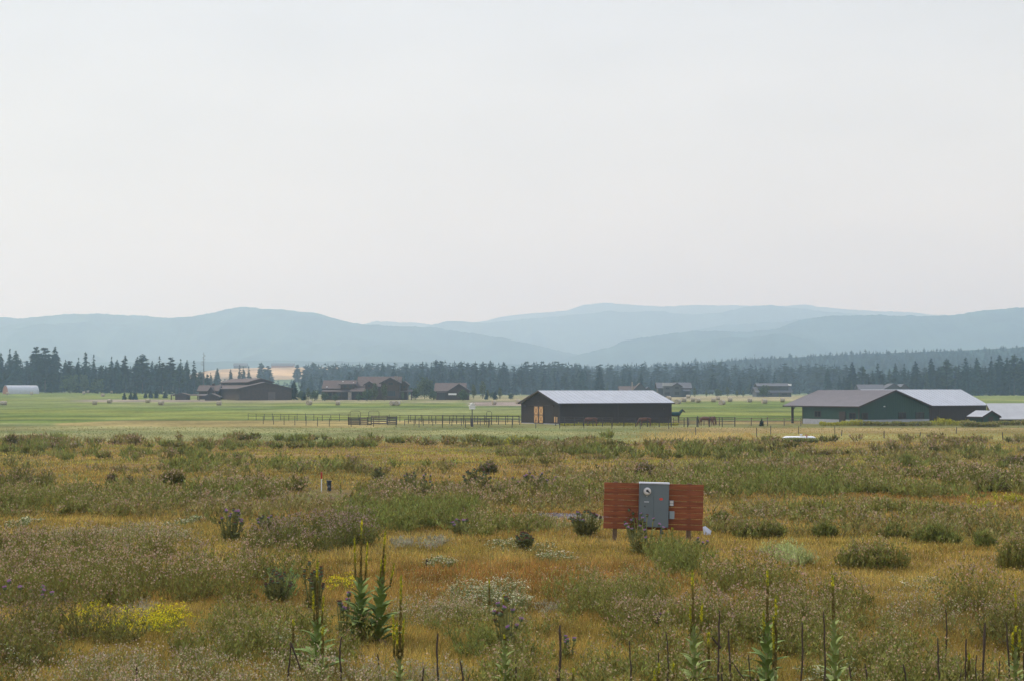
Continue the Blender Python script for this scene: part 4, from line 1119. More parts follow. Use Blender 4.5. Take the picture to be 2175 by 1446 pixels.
# ------------------------------------------------------------------ horses
CHEST = mat('chestnut_coat', (.13, .055, .034), .6, .2, 3)
DARKC = mat('dark_bay_coat', (.075, .042, .028), .6, .2, 3)
MANE = mat('black_mane', (.02, .016, .014), .8, .2, 5)
BLANKET = mat('green_blanket', (.02, .065, .06), .8, .1, 3)
def skin_mesh(name, verts, edges, radii, m_, root=0, lv=1):
    me = bpy.data.meshes.new(name); me.from_pydata(verts, edges, []); me.materials.append(m_)
    o = bpy.data.objects.new(name, me); COL.objects.link(o)
    md = o.modifiers.new('skin', 'SKIN'); md.use_smooth_shade = True
    for i, v in enumerate(me.skin_vertices[0].data):
        r = radii[i]; v.radius = r if hasattr(r, '__len__') else (r, r); v.use_root = (i == root)
    sd2 = o.modifiers.new('sub', 'SUBSURF'); sd2.levels = lv; sd2.render_levels = lv
    return o
def horse(px, Y, rz, label, coat, graze=False, blanket=False, scale=1.0):
    X = wx(px, Y); z = float(gz(X, Y))
    r = empty('horse', (X, Y, z), math.radians(rz), label, 'horse', 'horses in the corral')
    V = [(0, 0, 1.22), (.35, 0, 1.18), (.68, 0, 1.25), (-.4, 0, 1.2), (-.72, 0, 1.25), (-.88, 0, 1.15)]     # pelvis mid .. shoulder front +x
    Rr = [(.28, .33), (.27, .33), (.24, .30), (.27, .30), (.25, .27), (.12, .14)]
    E = [(0, 1), (1, 2), (0, 3), (3, 4), (4, 5)]
    if graze: neck = [(.95, 0, 1.22), (1.18, 0, .88), (1.32, 0, .5), (1.38, 0, .34), (1.45, 0, .1)]
    else: neck = [(.92, 0, 1.48), (1.1, 0, 1.72), (1.22, 0, 1.84), (1.42, 0, 1.68), (1.62, 0, 1.50)]
    nr2 = [(.15, .2), (.11, .15), (.12, .13), (.09, .11), (.06, .07)]
    b = len(V); V += neck; Rr += nr2; E += [(2, b)] + [(b + i, b + i + 1) for i in range(4)]
    def leg(pts, rad, at):
        b = len(V); V.extend(pts); Rr.extend(rad); E.append((at, b)); E.extend([(b + i, b + i + 1) for i in range(len(pts) - 1)])
    for s in (-1, 1):
        o_ = .06 * s
        leg([(.66 + o_, s * .16, .92), (.66 + o_, s * .16, .52), (.65 + o_, s * .16, .16), (.70 + o_, s * .16, .03)], [.10, .06, .04, .06], 2)
        leg([(-.62 + o_, s * .17, .92), (-.78 + o_, s * .17, .58), (-.72 + o_, s * .17, .18), (-.68 + o_, s * .17, .03)], [.14, .065, .045, .06], 4)
    bo = skin_mesh('body', V, E, Rr, coat); bo.parent = r
    # ears belong to the head, mane and tail are parts
    hd = neck[2]
    for s in (-1, 1):
        MB().use(coat).tube([(hd[0] - .02, s * .06, hd[2] + .08), (hd[0] - .02, s * .075, hd[2] + .22)], [.035, .008], 5).build('ear', parent=r)
    m_ = MB().use(MANE)
    m_.tube([(.72, 0, 1.52), (neck[0][0] - .06, 0, neck[0][2] + .2), (neck[1][0] - .04, .03, neck[1][2] + .14), (neck[2][0], 0, neck[2][2] + .1)], [.03, .05, .05, .03], 6)
    m_.build('mane', parent=r)
    MB().use(MANE).tube([(-.93, 0, 1.22), (-1.05, 0, 1.0), (-1.05, .02, .7), (-1.02, 0, .42)], [.04, .06, .07, .02], 6).build('tail', parent=r)
    if blanket:
        q = MB().use(BLANKET); n = 10
        vs = []; xs = [-.85, -.45, 0, .45, .8]
        for x in xs:
            for k in range(n + 1):
                a = math.pi * (-.15 + 1.3 * k / n); vs.append((x, math.cos(a) * .34, 1.22 + math.sin(a) * .345))
        fs = [(i * (n + 1) + k, i * (n + 1) + k + 1, (i + 1) * (n + 1) + k + 1, (i + 1) * (n + 1) + k) for i in range(len(xs) - 1) for k in range(n)]
        q.poly(vs, fs).build('blanket', parent=r)
        q = MB().use(BLANKET); q.tube([(.78, 0, 1.35), neck[0], neck[1], neck[2]], [.24, .21, .17, .15], 10); q.build('hood', parent=r)
    r.scale = (scale,) * 3
horse(1431, 268, 0, 'horse in dark green blanket and hood behind the right end of the barn', DARKC, blanket=True, scale=1.2)
horse(1497, 241, -25, 'chestnut horse with pale back behind the pipe gate, left of the pair', CHEST, graze=True, scale=1.0)
horse(1513, 243, 60, 'chestnut horse standing rump on, right of the pair', CHEST, graze=True, scale=1.0)
horse(1257, 240, 180, 'reddish horse standing before the dark barn wall, left one', CHEST, graze=True, scale=.95)
horse(1371, 238, 180, 'reddish horse standing before the dark barn wall, right one', CHEST, graze=True, scale=.95)


# ------------------------------------------------------------------ meadow
def rotz(d, a):
    c, s_ = np.cos(a), np.sin(a)
    return np.stack([d[:, 0] * c - d[:, 1] * s_, d[:, 0] * s_ + d[:, 1] * c, d[:, 2]], 1)

def unit(v): return v / np.maximum(np.linalg.norm(v, axis=1), 1e-6)[:, None]

WIND = np.array([.10, .0, 0])
def blades(P, h, w, col, g, lean=.25):
    """one triangle per blade"""
    n = len(P); a = g.random(n) * 6.283
    side = np.stack([np.cos(a), np.sin(a) * .5, np.zeros(n)], 1) * (w * .5)[:, None]
    b = g.random(n) * 6.283; l = lean * g.random(n) * h
    tip = P + np.stack([np.cos(b) * l + .06 * h, np.sin(b) * l, h], 1)
    return np.stack([P - side, P + side, tip], 1), col

def heads(P, s, col, g, flat=0.0):
    """a small bract-like tuft: two crossing triangles"""
    n = len(P)
    o1 = g.normal(size=(n, 3)); o1[:, 2] *= (1 - flat); o1 = unit(o1)
    o2 = g.normal(size=(n, 3)); o2[:, 2] *= (1 - flat); o2 = unit(np.cross(o1, o2) if flat == 0 else o2)
    s = s[:, None]
    T1 = np.stack([P - o1 * s * .6 - o2 * s * .4, P + o1 * s * .6 - o2 * s * .3, P + o2 * s * .75], 1)
    T2 = np.stack([P + o1 * s * .5 + o2 * s * .2, P - o2 * s * .6, P - o1 * s * .55 + np.array([0, 0, .35]) * s], 1)
    return np.concatenate([T1, T2]), np.concatenate([col, col * .85])

def jit(col, n, g, v=.35, hue=.12):
    c = np.tile(np.array(col, float), (n, 1)) * (1 - v + 2 * v * g.random(n))[:, None]
    return c * (1 - hue + 2 * hue * g.random((n, 3)))

KIND = {   # leaf colour, stem colour, head colour, heads/stem, head size, leaves/stem, leaf length, leaf width, flat head
    'seed':   ((.158, .155, .040), (.22, .16, .06), (.50, .36, .23), 6, .023, 10, .10, .015, 0),
    'farseed': ((.195, .168, .055), (.22, .17, .07), (.44, .325, .20), 7, .022, 7, .10, .015, 0),
    'farmix': ((.190, .178, .055), (.20, .17, .07), (.40, .32, .17), 4, .019, 9, .10, .015, 0),
    'dark':   ((.132, .126, .036), (.15, .12, .05), (.36, .26, .16), 6, .020, 10, .10, .017, 0),
    'green':  ((.158, .166, .044), (.18, .18, .05), (.34, .27, .10), 1, .013, 13, .11, .013, 0),
    'mixed':  ((.172, .170, .046), (.20, .17, .05), (.46, .34, .19), 4, .021, 11, .10, .015, 0),
    'purple': ((.125, .125, .034), (.14, .12, .06), (.39, .28, .21), 7, .021, 9, .10, .015, 0),
    'white':  ((.190, .215, .080), (.20, .20, .09), (.66, .62, .40), 5, .024, 7, .07, .012, .85),
    'pale':   ((.190, .190, .060), (.22, .18, .08), (.54, .43, .28), 6, .018, 7, .07, .012, 0),
    'yellow': ((.220, .230, .040), (.2, .2, .05), (.80, .68, .04), 8, .019, 5, .06, .012, .4),
    'lime':   ((.34, .33, .045), (.28, .26, .05), (.55, .48, .06), 3, .016, 9, .07, .013, 0),
    'grey':   ((.34, .31, .20), (.34, .30, .20), (.42, .37, .25), 2, .014, 8, .07, .009, 0),
    'sage':   ((.40, .43, .17), (.36, .37, .2), (.46, .47, .26), 2, .014, 14, .10, .011, 0),
    'roundhead': ((.150, .190, .06), (.16, .17, .07), (.11, .13, .06), 2, .030, 11, .10, .022, 0),
}
def stems(P, h, kind, g, s, spread=.25, up=None, hw=None):
    """P base points, h heights, s element scale per stem -> triangles, colours"""
    lc, sc, hc, nh, hs, nl, ll, lw, fl = KIND[kind]
    lc = np.array(lc) * (1.0 if kind in ('white', 'sage', 'grey', 'yellow', 'lime') else 1.3)
    n = len(P); out = []; cols = []
    tone = (.78 + .44 * g.random(n))[:, None]
    az = g.random(n) * 6.283; ln = spread * g.random(n)
    D = np.stack([np.cos(az) * ln + .08, np.sin(az) * ln, np.ones(n)], 1)
    if up is not None: D = D + up
    tip = P + D * h[:, None]
    T, C = blades(P, h, .007 * s + .004, jit(sc, n, g, .25) * tone, g)
    T[:, 2] = tip; out.append(T); cols.append(C)
    for k in range(nl):
        m = g.random(n) < np.clip(1.25 - .0 * k, 0, 1)
        t = (.08 + .86 * (k + g.random(n)) / nl)
        base = P + D * (h * t)[:, None]
        a = g.random(n) * 6.283
        L = ll * s * (.6 + .8 * g.random(n)) * (1.15 - .45 * t)
        d = np.stack([np.cos(a), np.sin(a), .6 + 1.5 * g.random(n)], 1); d = unit(d)
        sd_ = unit(np.stack([-np.sin(a), np.cos(a), g.normal(size=n) * .5], 1)) * (lw * s * (.7 + .6 * g.random(n)))[:, None]
        T = np.stack([base + d * (L * .25)[:, None] - sd_, base + d * (L * .35)[:, None] + sd_, base + d * L[:, None]], 1)
        out.append(T); cols.append(jit(lc, n, g, .3) * tone)
    for k in range(nh):
        off = g.normal(size=(n, 3)) * (.034 * s)[:, None] * np.array([1, 1, .55 if fl == 0 else .15])
        hp = tip + off - np.array([0, 0, 1]) * (h * .10 * g.random(n))[:, None]
        keep = g.random(n) < (.85 if hw is None else .95 * hw)
        T, C = heads(hp[keep], (hs * s * (.6 + .8 * g.random(n)))[keep], jit(hc, keep.sum(), g, .35), g, fl)
        out.append(T); cols.append(C)
    return np.concatenate(out), np.concatenate(cols)

NTRI = [0]
def scale_at(Y): return np.maximum(.85, np.asarray(Y) / 26.0)

GRAVEL = (wx(1206, 44.5), 44.5, 1.25, 1.5)      # centre and half sizes of the gravel strip
def clear_of(X, Y, m=0.0):
    """False where nothing may grow: gravel strip, meter board"""
    a = ((X - GRAVEL[0]) / (GRAVEL[2] + m)) ** 2 + ((Y - GRAVEL[1]) / (GRAVEL[3] + m)) ** 2 > 1
    bx_, by_ = wx(1385, 36), 36.0
    b = (np.abs(X - bx_) > 1.25 + m) | (np.abs(Y - by_) > .35 + m)
    c = (np.abs(X - wx(692, 56)) > 1.0 + m) | (Y < 49) | (Y > 59.5)
    return a & b & c

def bushes(cx_, cy_, rad, hgt, per, kind, g, s_el=1.0, el=.35):
    """domed clumps: stems fan out of each centre, their tips lie on a dome"""
    n = len(cx_); N = int(n * per)
    if n == 0: return np.zeros((0, 3, 3)), np.zeros((0, 3))
    w_ = rad ** 2 / (rad ** 2).sum()
    idx = g.choice(n, N, p=w_)
    ph = g.random(N) * 6.283; rho = g.random(N) ** .5
    c0 = np.stack([cx_[idx], cy_[idx]], 1); r = rad[idx]; h = hgt[idx]
    bx_ = c0[:, 0] + np.cos(ph) * rho * r * el; by_ = c0[:, 1] + np.sin(ph) * rho * r * el
    tx = c0[:, 0] + np.cos(ph) * rho * r; ty = c0[:, 1] + np.sin(ph) * rho * r
    H = h * np.sqrt(np.clip(1 - .78 * rho ** 2, .05, 1)) * (.62 + .48 * g.random(N) ** .7)
    P = np.stack([bx_, by_, gz(bx_, by_) - .02], 1)
    up = np.stack([(tx - bx_) / H, (ty - by_) / H, np.zeros(N)], 1)
    return stems(P, H, kind, g, scale_at(by_) * s_el, .10, up, None if kind in ('yellow', 'white', 'pale', 'lime', 'grey') else np.clip((H / h - .54) * 2.8, .03, 1))

def drift(x0, x1, yf, yb, h, kind, label, dens=1.0, seed=0, edge=.35, name='weed_patch', spread=.25, rsc=1.0):
    """a drift of weeds; x0..x1 photo columns, yf / yb photo rows where its ground begins and ends"""
    g = np.random.default_rng(seed + int(x0 * 7 + yf * 13) % 99991)
    Ya = float(ypx(yf)); Yb = float(ypx(yb)); Ym = (Ya + Yb) / 2
    Xa, Xb = wx(x0, Ym), wx(x1, Ym)
    area = abs(Xb - Xa) * abs(Yb - Ya)
    s0 = float(scale_at(Ym))
    r0 = min(.5, max(.14, h * .5)) * rsc * (1 + .25 * (s0 - 1))
    nb = max(2, int(area * 1.15 * min(dens, 1.3) / (math.pi * r0 * r0) * 1.6))
    u = g.random(nb * 2) * 2 - 1; v = g.random(nb * 2) * 2 - 1
    rr = (np.abs(u) ** 3 + np.abs(v) ** 2.4) ** .42
    nz = fbm(u * 3 + seed, v * 2, 5, 2)
    keep = (rr - (nz - .5) * .8) < 1.0
    u, v, rr, nz = u[keep][:nb], v[keep][:nb], rr[keep][:nb], nz[keep][:nb]
    X = (Xa + Xb) / 2 + u * (Xb - Xa) / 2; Y = Ym + v * (Yb - Ya) / 2
    k = clear_of(X, Y, .25); X, Y, rr, nz = X[k], Y[k], rr[k], nz[k]
    rad = r0 * (.45 + .95 * g.random(len(X)))
    hh = h * np.clip(.62 + .5 * (nz - .5) + .42 * g.random(len(X)) - .32 * np.clip(rr - .5, 0, 1), .3, 1.1)
    n = int(area * 70 * dens / s0 ** 1.5)
    n = max(60, min(n, 5600))
    T, C = bushes(X, Y, rad, hh, n / max(1, len(X)), kind, g)
    NTRI[0] += len(T)
    o = link(name, tri_mesh(name, T, C, LEAF))
    tag(o, label, 'weeds', kind='stuff')
    return o

def bush(px, base, w_px, top, kind, label, n=260, name='bush', cat='bush', el=.35):
    """one bush that stands by itself"""
    g = np.random.default_rng(int(px * 31 + base))
    Y = float(ypx(base)); X = wx(px, Y); z = float(gz(X, Y)); h = zpx(top, Y) - z; r = w_px / F * Y / 2
    m = 9 if w_px > 60 else 6
    a = g.random(m) * 6.28; q = r * .8 * g.random(m) ** .5; q[0] = 0
    cx_ = X + np.cos(a) * q; cy_ = Y + np.sin(a) * q * .8
    rad = r * (.25 + .4 * g.random(m)); rad[0] = r * .62
    hh = h * (.38 + .55 * g.random(m)); hh[0] = h
    T, C = bushes(cx_, cy_, rad, hh, n * .75 / m, kind, g, el=.8)
    T = T - np.array([X, Y, z]); NTRI[0] += len(T)
    o = link(name, tri_mesh(name, T, C, LEAF), None, (X, Y, z))
    return tag(o, label, cat)

# drifts of weeds, seen from near to far
DR = [
 (-120, 610, 1300, 1222, .92, 'seed', 'broad drift of pink brown seeding thistles on the left', 1.15),
 (-120, 330, 1232, 1172, .80, 'seed', 'farther drift of seeding thistles at the left edge', 1.0),
 (-140, 190, 1520, 1345, .80, 'dark', 'dark thistle drift in the bottom left corner', 1.0),
 (90, 620, 1560, 1430, .50, 'pale', 'pale fluffy seed heads along the bottom left', 1.2),
 (410, 600, 1420, 1325, .50, 'mixed', 'green weeds with pale tips left of the mulleins', 1.0),
 (545, 800, 1176, 1136, .78, 'purple', 'dark clump of mauve thistles left of centre', 1.2),
 (725, 1010, 1136, 1086, .78, 'green', 'long dark green weed bank left of centre', 1.2),
 (975, 1170, 1146, 1112, .60, 'mixed', 'green and brown weeds right of the long green bank', 1.0),
 (-60, 420, 1106, 1060, .85, 'mixed', 'olive weed drift at mid left', 1.0),
 (380, 720, 1075, 1040, .85, 'seed', 'brown topped weeds behind the mauve thistles', .9),
 (-80, 110, 1050, 1028, .9, 'dark', 'dark clumps at the left edge in mid distance', .9),
 (60, 420, 1168, 1138, .45, 'pale', 'low pale weeds in the ochre clearing at left', .8),
 (1170, 1430, 1322, 1258, .80, 'mixed', 'green thistle bank at centre right', 1.1),
 (1385, 1535, 1238, 1180, .66, 'green', 'smooth green weed clump below the meter board', 1.0),
 (1508, 1672, 1275, 1228, .86, 'seed', 'rounded seeding thistle clump right of the green one', 1.1),
 (1280, 1580, 1400, 1320, .60, 'seed', 'seeding thistles in front at centre right', 1.0),
 (1180, 1620, 1560, 1410, .62, 'mixed', 'weeds along the bottom edge at centre right', 1.0),
 (955, 1075, 1400, 1362, .58, 'green', 'dark green tuft below the white umbel mound', 1.1),
 (1560, 1960, 1440, 1330, .66, 'mixed', 'green thistles in front of the right clearing', 1.0),
 (1640, 1840, 1330, 1270, .60, 'seed', 'brown tipped thistles left of the right clearing', .8),
 (1800, 2110, 1560, 1430, .60, 'mixed', 'green weeds along the bottom edge at right', 1.0),
 (2020, 2160, 1352, 1296, .95, 'seed', 'tall brown topped thistle clump at the right', 1.2),
 (1880, 2040, 1372, 1320, .60, 'pale', 'pale seed heads left of the tall right clump', .9),
 (2110, 2300, 1420, 1340, .70, 'dark', 'thistles at the lower right edge', .9),
 (820, 1010, 1345, 1285, .42, 'pale', 'buff seed heads right of the mullein pair', 1.0),
 (420, 780, 1420, 1340, .50, 'mixed', 'loose weeds between the yellow flowers and the mulleins', .8),
 (560, 1000, 1600, 1440, .48, 'pale', 'pale seed heads along the bottom left of centre', 1.0),
 (1000, 1210, 1600, 1440, .60, 'mixed', 'weeds along the bottom centre', 1.0),
 (880, 1180, 1360, 1312, .36, 'mixed', 'low weeds under the white umbel mound', .6),
 (1440, 1760, 1400, 1300, .62, 'seed', 'seeding thistles among the right mulleins', .9),
 (1940, 2300, 1600, 1440, .55, 'mixed', 'weeds among the dead stalks at bottom right', .9),
 (600, 760, 1440, 1370, .42, 'mixed', 'low weeds at the foot of the front mulleins', .8),
 (1060, 1200, 1440, 1380, .50, 'mixed', 'weeds by the tall dark stalk', .8),
 (1500, 1725, 1052, 1016, 1.0, 'green', 'tall green weed bank behind the meter board at right', 1.1),
 (1725, 1930, 1062, 1026, .92, 'mixed', 'dusky weed bank right of the tall green one', 1.0),
 (1930, 2260, 1040, 1012, .85, 'seed', 'brown weed bank at the right edge in mid distance', 1.0),
 (1560, 2000, 1112, 1078, .62, 'mixed', 'low weeds across the middle right', .9),
 (1290, 1560, 1062, 1030, .8, 'mixed', 'weeds directly behind the meter board', .9),
 (1130, 1300, 1070, 1040, .95, 'mixed', 'thistles left of and behind the meter board', .9),
 (740, 1130, 1075, 1040, .75, 'seed', 'brown topped weeds at the centre in mid distance', .9),
]
for i, a in enumerate(DR): drift(*a[:7], dens=a[7] * (.58 if 1036 < a[2] < 1116 else 1.0), seed=i)
for i, a in enumerate([(960, 1112, 1292, 1252, .42, 'white', 'mound of flat white umbels in the centre', 1.5), (1130, 1215, 1205, 1190, .3, 'white', 'few white umbels in ochre grass', .7), (892, 965, 1215, 1203, .28, 'white', 'sparse white umbels left of the dead hook', .6),
             (960, 1060, 1312, 1290, .25, 'white', 'low white umbels in front of the mound', 1.0), (540, 640, 1392, 1362, .35, 'white', 'white umbels at the foot of the left mullein', 1.0), (-20, 90, 1470, 1405, .35, 'white', 'white umbels in the bottom left corner', .7), (30, 80, 1130, 1112, .3, 'white', 'white umbels at the left edge', .8),
             (380, 420, 1122, 1106, .3, 'white', 'small white umbels beside the purple thistles', .8), (470, 510, 1072, 1062, .3, 'white', 'white umbels in mid distance left', .8), (1690, 1830, 1460, 1425, .3, 'white', 'white umbels at the bottom right', .8), (1850, 2000, 1262, 1225, .22, 'white', 'scattered white blooms in the right clearing', .35),
             (1030, 1180, 1180, 1160, .25, 'white', 'dry white blooms below the centre weeds', .5), (1110, 1280, 1128, 1108, .3, 'pale', 'pale weeds on the gravel strip', .7),
             (215, 392, 1368, 1322, .40, 'yellow', 'bright yellow flower patch at lower left', 1.9), (150, 215, 1335, 1310, .34, 'yellow', 'small yellow flower patch left of the bright one', 1.5), (690, 760, 1258, 1240, .26, 'yellow', 'yellow flowers behind the mulleins', 1.1), (2030, 2100, 1092, 1078, .45, 'lime', 'yellow green flowers at mid right', .6), (2100, 2260, 1066, 1058, .35, 'lime', 'thin yellow flower streak at the right edge', .6),
             (1078, 1120, 946, 940, .7, 'lime', 'lime green clump at the far edge of the meadow', 1.4), (1250, 1280, 944, 940, .6, 'lime', 'small lime clump right of the other', 1.0), (630, 660, 939, 936, .5, 'lime', 'yellow streak at the far edge of the meadow', 1.0),
             (830, 950, 1170, 1150, .26, 'grey', 'grey dead stems in the ochre grass', 1.3), (250, 320, 1330, 1300, .35, 'grey', 'grey dead stems above the yellow flowers', 1.1), (860, 1000, 1500, 1415, .26, 'grey', 'grey dead stems at the bottom centre', 1.0), (1140, 1190, 1300, 1275, .2, 'grey', 'grey stems beside the centre thistle bank', .7),
             (1632, 1712, 1205, 1180, .45, 'sage', 'pale sage green bush right of the meter board', 2.0), (560, 625, 1280, 1262, .62, 'roundhead', 'dark round headed weed right of the thistle drift', 1.0)]):
    drift(*a[:7], dens=a[7], seed=100 + i, spread=.45 if a[5] in ('sage', 'white') else .25)

# background drifts of the farther meadow: noise decides where they stand
def far_weeds():
    g = np.random.default_rng(91)
    n = 15000
    py = 934 + (1150 - 934) * g.random(n) ** 1.12; px = -300 + 2775 * g.random(n)
    Y = ypx(py); X = wx(px, Y)
    m = fbm(X / 9.0, Y / 7.0, 31, 3); m2 = fbm(X / 3.0, Y / 3.4, 35, 3)
    # clear ochre lanes of the photo
    lane = np.zeros(n)
    for (a, b, r0, r1, w) in ((-200, 330, 985, 1030, .16), (-200, 430, 1108, 1140, .3), (580, 760, 1040, 1060, .12), (850, 1230, 1180, 1260, .4), (700, 1300, 985, 1002, .12), (1700, 2300, 995, 1012, .10), (1620, 2000, 1080, 1150, .16), (-200, 900, 965, 985, .10), (650, 1080, 968, 985, .10), (640, 730, 1030, 1050, .3)):
        lane = np.maximum(lane, w * sstep(a - 40, a + 40, px) * sstep(b + 40, b - 40, px) * sstep(r0 - 7, r0 + 4, py) * sstep(r1 + 7, r1 - 4, py))
    thr = .515 + .04 * sstep(1010, 1050, py) + .07 * sstep(1060, 1120, py) - .06 * sstep(975, 945, py)
    keep = ((m + (m2 - .5) * .6 - lane) > thr) & clear_of(X, Y, .5)
    keep &= ~((px > 1640) & (px < 1750) & (Y > 128) & (Y < 156))
    keep &= ~((px > 1270) & (px < 1500) & (py > 1100) & (py < 1180))
    X, Y, m, m2 = X[keep], Y[keep], m[keep], m2[keep]
    pxx = CX + X / Y * F; k3 = ~((pxx > 1330) & (pxx < 1630) & (Y > 136))
    X, Y, m, m2 = X[k3], Y[k3], m[k3], m2[k3]
    k2 = g.random(len(X)) < .40 * (1 - .6 * sstep(128, 152, Y)); X, Y, m, m2 = X[k2], Y[k2], m[k2], m2[k2]
    mm = fbm(X / 11.0, Y / 9.0, 51, 3) + (g.random(len(X)) - .5) * .12 + .06 * sstep(90, 130, Y)
    rad = (.28 + .5 * g.random(len(X))) * (1 + .35 * (scale_at(Y) - 1) * .5)
    hh = (.42 + .38 * g.random(len(X))) * np.clip(.6 + (m2 - .45) * 2.2, .5, 1.3)
    out = []; col = []
    for k, sel in (('farseed', mm > .50), ('dark', (mm <= .50) & (mm > .485)), ('farmix', (mm <= .485) & (mm > .42)), ('green', mm <= .42)):
        if sel.sum() < 2: continue
        T, C = bushes(X[sel], Y[sel], rad[sel], hh[sel], 4.6, k, g, 1.15); out.append(T); col.append(C)
    T = np.concatenate(out); NTRI[0] += len(T)
    o = link('weed_cover', tri_mesh('weed_cover', T, np.concatenate(col), LEAF))
    tag(o, 'drifts of brown topped weeds over the farther meadow', 'weeds', kind='stuff')
far_weeds()

def grass():
    g = np.random.default_rng(17)
    n = 620000
    py = 905 + (1500 - 905) * g.random(n) ** .92; px = -260 + 2700 * g.random(n)
    Y = ypx(py) * (1 + (g.random(n) - .5) * .02); X = wx(px, Y)
    ok = clear_of(X, Y); X = X[ok]; Y = Y[ok]; px = px[ok]; n = len(X)
    n1 = fbm(X / 5, Y / 4, 61, 3); n2 = fbm(X / 1.6, Y / 1.6, 63, 2); n3 = fbm(X / 14, Y / 9, 67, 3)
    h = (.06 + .12 * g.random(n)) * (.7 + .6 * n2) * np.clip(.75 + Y / 300, 0, 1.2)
    base = np.array([.44, .275, .070])
    c = np.tile(base, (n, 1))
    def mix(t, col): 
        nonlocal c
        c = c * (1 - t[:, None]) + np.array(col) * t[:, None]
    mix(sstep(.42, .62, n1) * .8, (.41, .20, .055))                 # rust
    mix(sstep(.55, .40, n3) * .65, (.48, .35, .085))                  # straw gold
    mix((g.random(n) < .25) * .8, (.25, .25, .06))                   # green blades
    far = sstep(55, 100, Y)
    mix(far * sstep(.44, .58, n3) * .75, (.36, .37, .065))             # green yellow swards of the middle distance
    mix(sstep(.50, .60, n2) * (g.random(n) < .5) * .5 * (1 - far), (.27, .20, .08))
    right = sstep(1280, 1480, px + (n3 - .5) * 250)
    fld = sstep(146, 154, Y + (n1 - .5) * 10)
    mix(fld * (1 - right) * .95, (.205, .225, .085))
    mix(fld * (1 - right) * sstep(.45, .62, fbm(X / 60, Y / 18, 21, 3)) * .7, (.29, .27, .105))
    mix(fld * right * .8, (.42, .27, .085))
    mix(fld * sstep(1330, 1400, px) * sstep(1640, 1540, px) * sstep(205, 180, Y) * .95, (.66, .48, .18))
    mix(fld * right * sstep(185, 215, Y) * .8, (.27, .27, .09))
    h = np.where((fld > .5) & (px > 1360) & (px < 1600) & (Y < 190), h * 3.0, h)
    n4 = fbm(X / .7, Y / .9, 71, 2)
    c = c * (1 + (1 - fld) * ((n4 - .5) * 1.0 + (n2 - .5) * .7))[:, None]
    v_ = .42 - .28 * sstep(90, 150, Y)
    c = c * (1 - v_ + 2 * v_ * g.random(n))[:, None]
    h = h * (1 - .35 * fld)
    w = np.maximum(.007, Y * .00035) * (.7 + .7 * g.random(n))
    T, C = blades(np.stack([X, Y, gz(X, Y) - .01], 1), h, w * 2, c, g, .95)
    # tiny yellow and straw flecks above the grass
    k = (g.random(n) < .055) & (Y < 110)
    P = np.stack([X, Y, gz(X, Y) + h * 1.05], 1)[k]
    fc = np.where((g.random(k.sum()) < .5)[:, None], np.array([.52, .40, .05]), np.array([.48, .38, .22]))
    T2, C2 = heads(P, np.maximum(.007, Y[k] * .00035), fc * (.7 + .5 * g.random(k.sum()))[:, None], g)
    # low forbs: small leaves and dry bits in the sward
    m_ = 120000
    py = 940 + (1500 - 940) * g.random(m_) ** .9; px = -260 + 2700 * g.random(m_)
    Y = ypx(py) * (1 + (g.random(m_) - .5) * .02); X = wx(px, Y)
    ok = clear_of(X, Y); X = X[ok]; Y = Y[ok]; m_ = len(X)
    P = np.stack([X, Y, gz(X, Y) + .02 + .14 * g.random(m_)], 1)
    pal = np.array([(.42, .20, .07), (.26, .27, .07), (.60, .47, .10), (.55, .46, .26), (.22, .16, .07), (.34, .36, .09), (.66, .56, .10)])
    pc = pal[g.integers(0, 7, m_)] * (.7 + .6 * g.random(m_))[:, None]
    T3, C3 = heads(P, np.maximum(.010, Y * .0005) * (.6 + .8 * g.random(m_)), pc, g)
    T = np.concatenate([T, T2, T3]); C = np.concatenate([C, C2, C3]); NTRI[0] += len(T)
    o = link('grass', tri_mesh('grass', T, C, LEAF))
    tag(o, 'short ochre and rust coloured dry grass of the meadow', 'grass', kind='stuff')
grass()

# rank grass at the foot of the green building, shed and second barn
for i, (a, b, Y, h, k, lab) in enumerate(((1740, 1830, 243, .7, 'lime', 'rank yellow green grass at the green building door'), (1820, 1975, 243, .45, 'mixed', 'rank weeds along the green gable wall'), (1975, 2070, 246, .8, 'lime', 'tall golden grass before the second barn'), (2040, 2120, 234, .8, 'mixed', 'weeds at the foot of the tiny shed'), (2110, 2260, 248, .9, 'mixed', 'green weeds below the pale roof'),
                                          (1190, 1440, 246, .16, 'lime', 'short weeds in the horse pen'), (1640, 1735, 148, .20, 'green', 'dark weeds hiding the foot of the white tank'))):
    g = np.random.default_rng(300 + i); n = int((b - a) * (3 if i != 6 else 7)); px = a + (b - a) * g.random(n); Yv = Y + (g.random(n) - .5) * 4
    X = wx(px, Yv); hh = h * (.5 + .7 * g.random(n)) * (.5 + vnoise(X / 1.5, Yv * 0, 5)) * (.8 if k != 'lime' else 1)
    T, C = stems(np.stack([X, Yv, gz(X, Yv)], 1), hh, k, g, scale_at(Yv) * .55, .2); NTRI[0] += len(T)
    tag(link('rank_grass', tri_mesh('rank_grass', T, C, LEAF)), lab, 'weeds', kind='stuff')

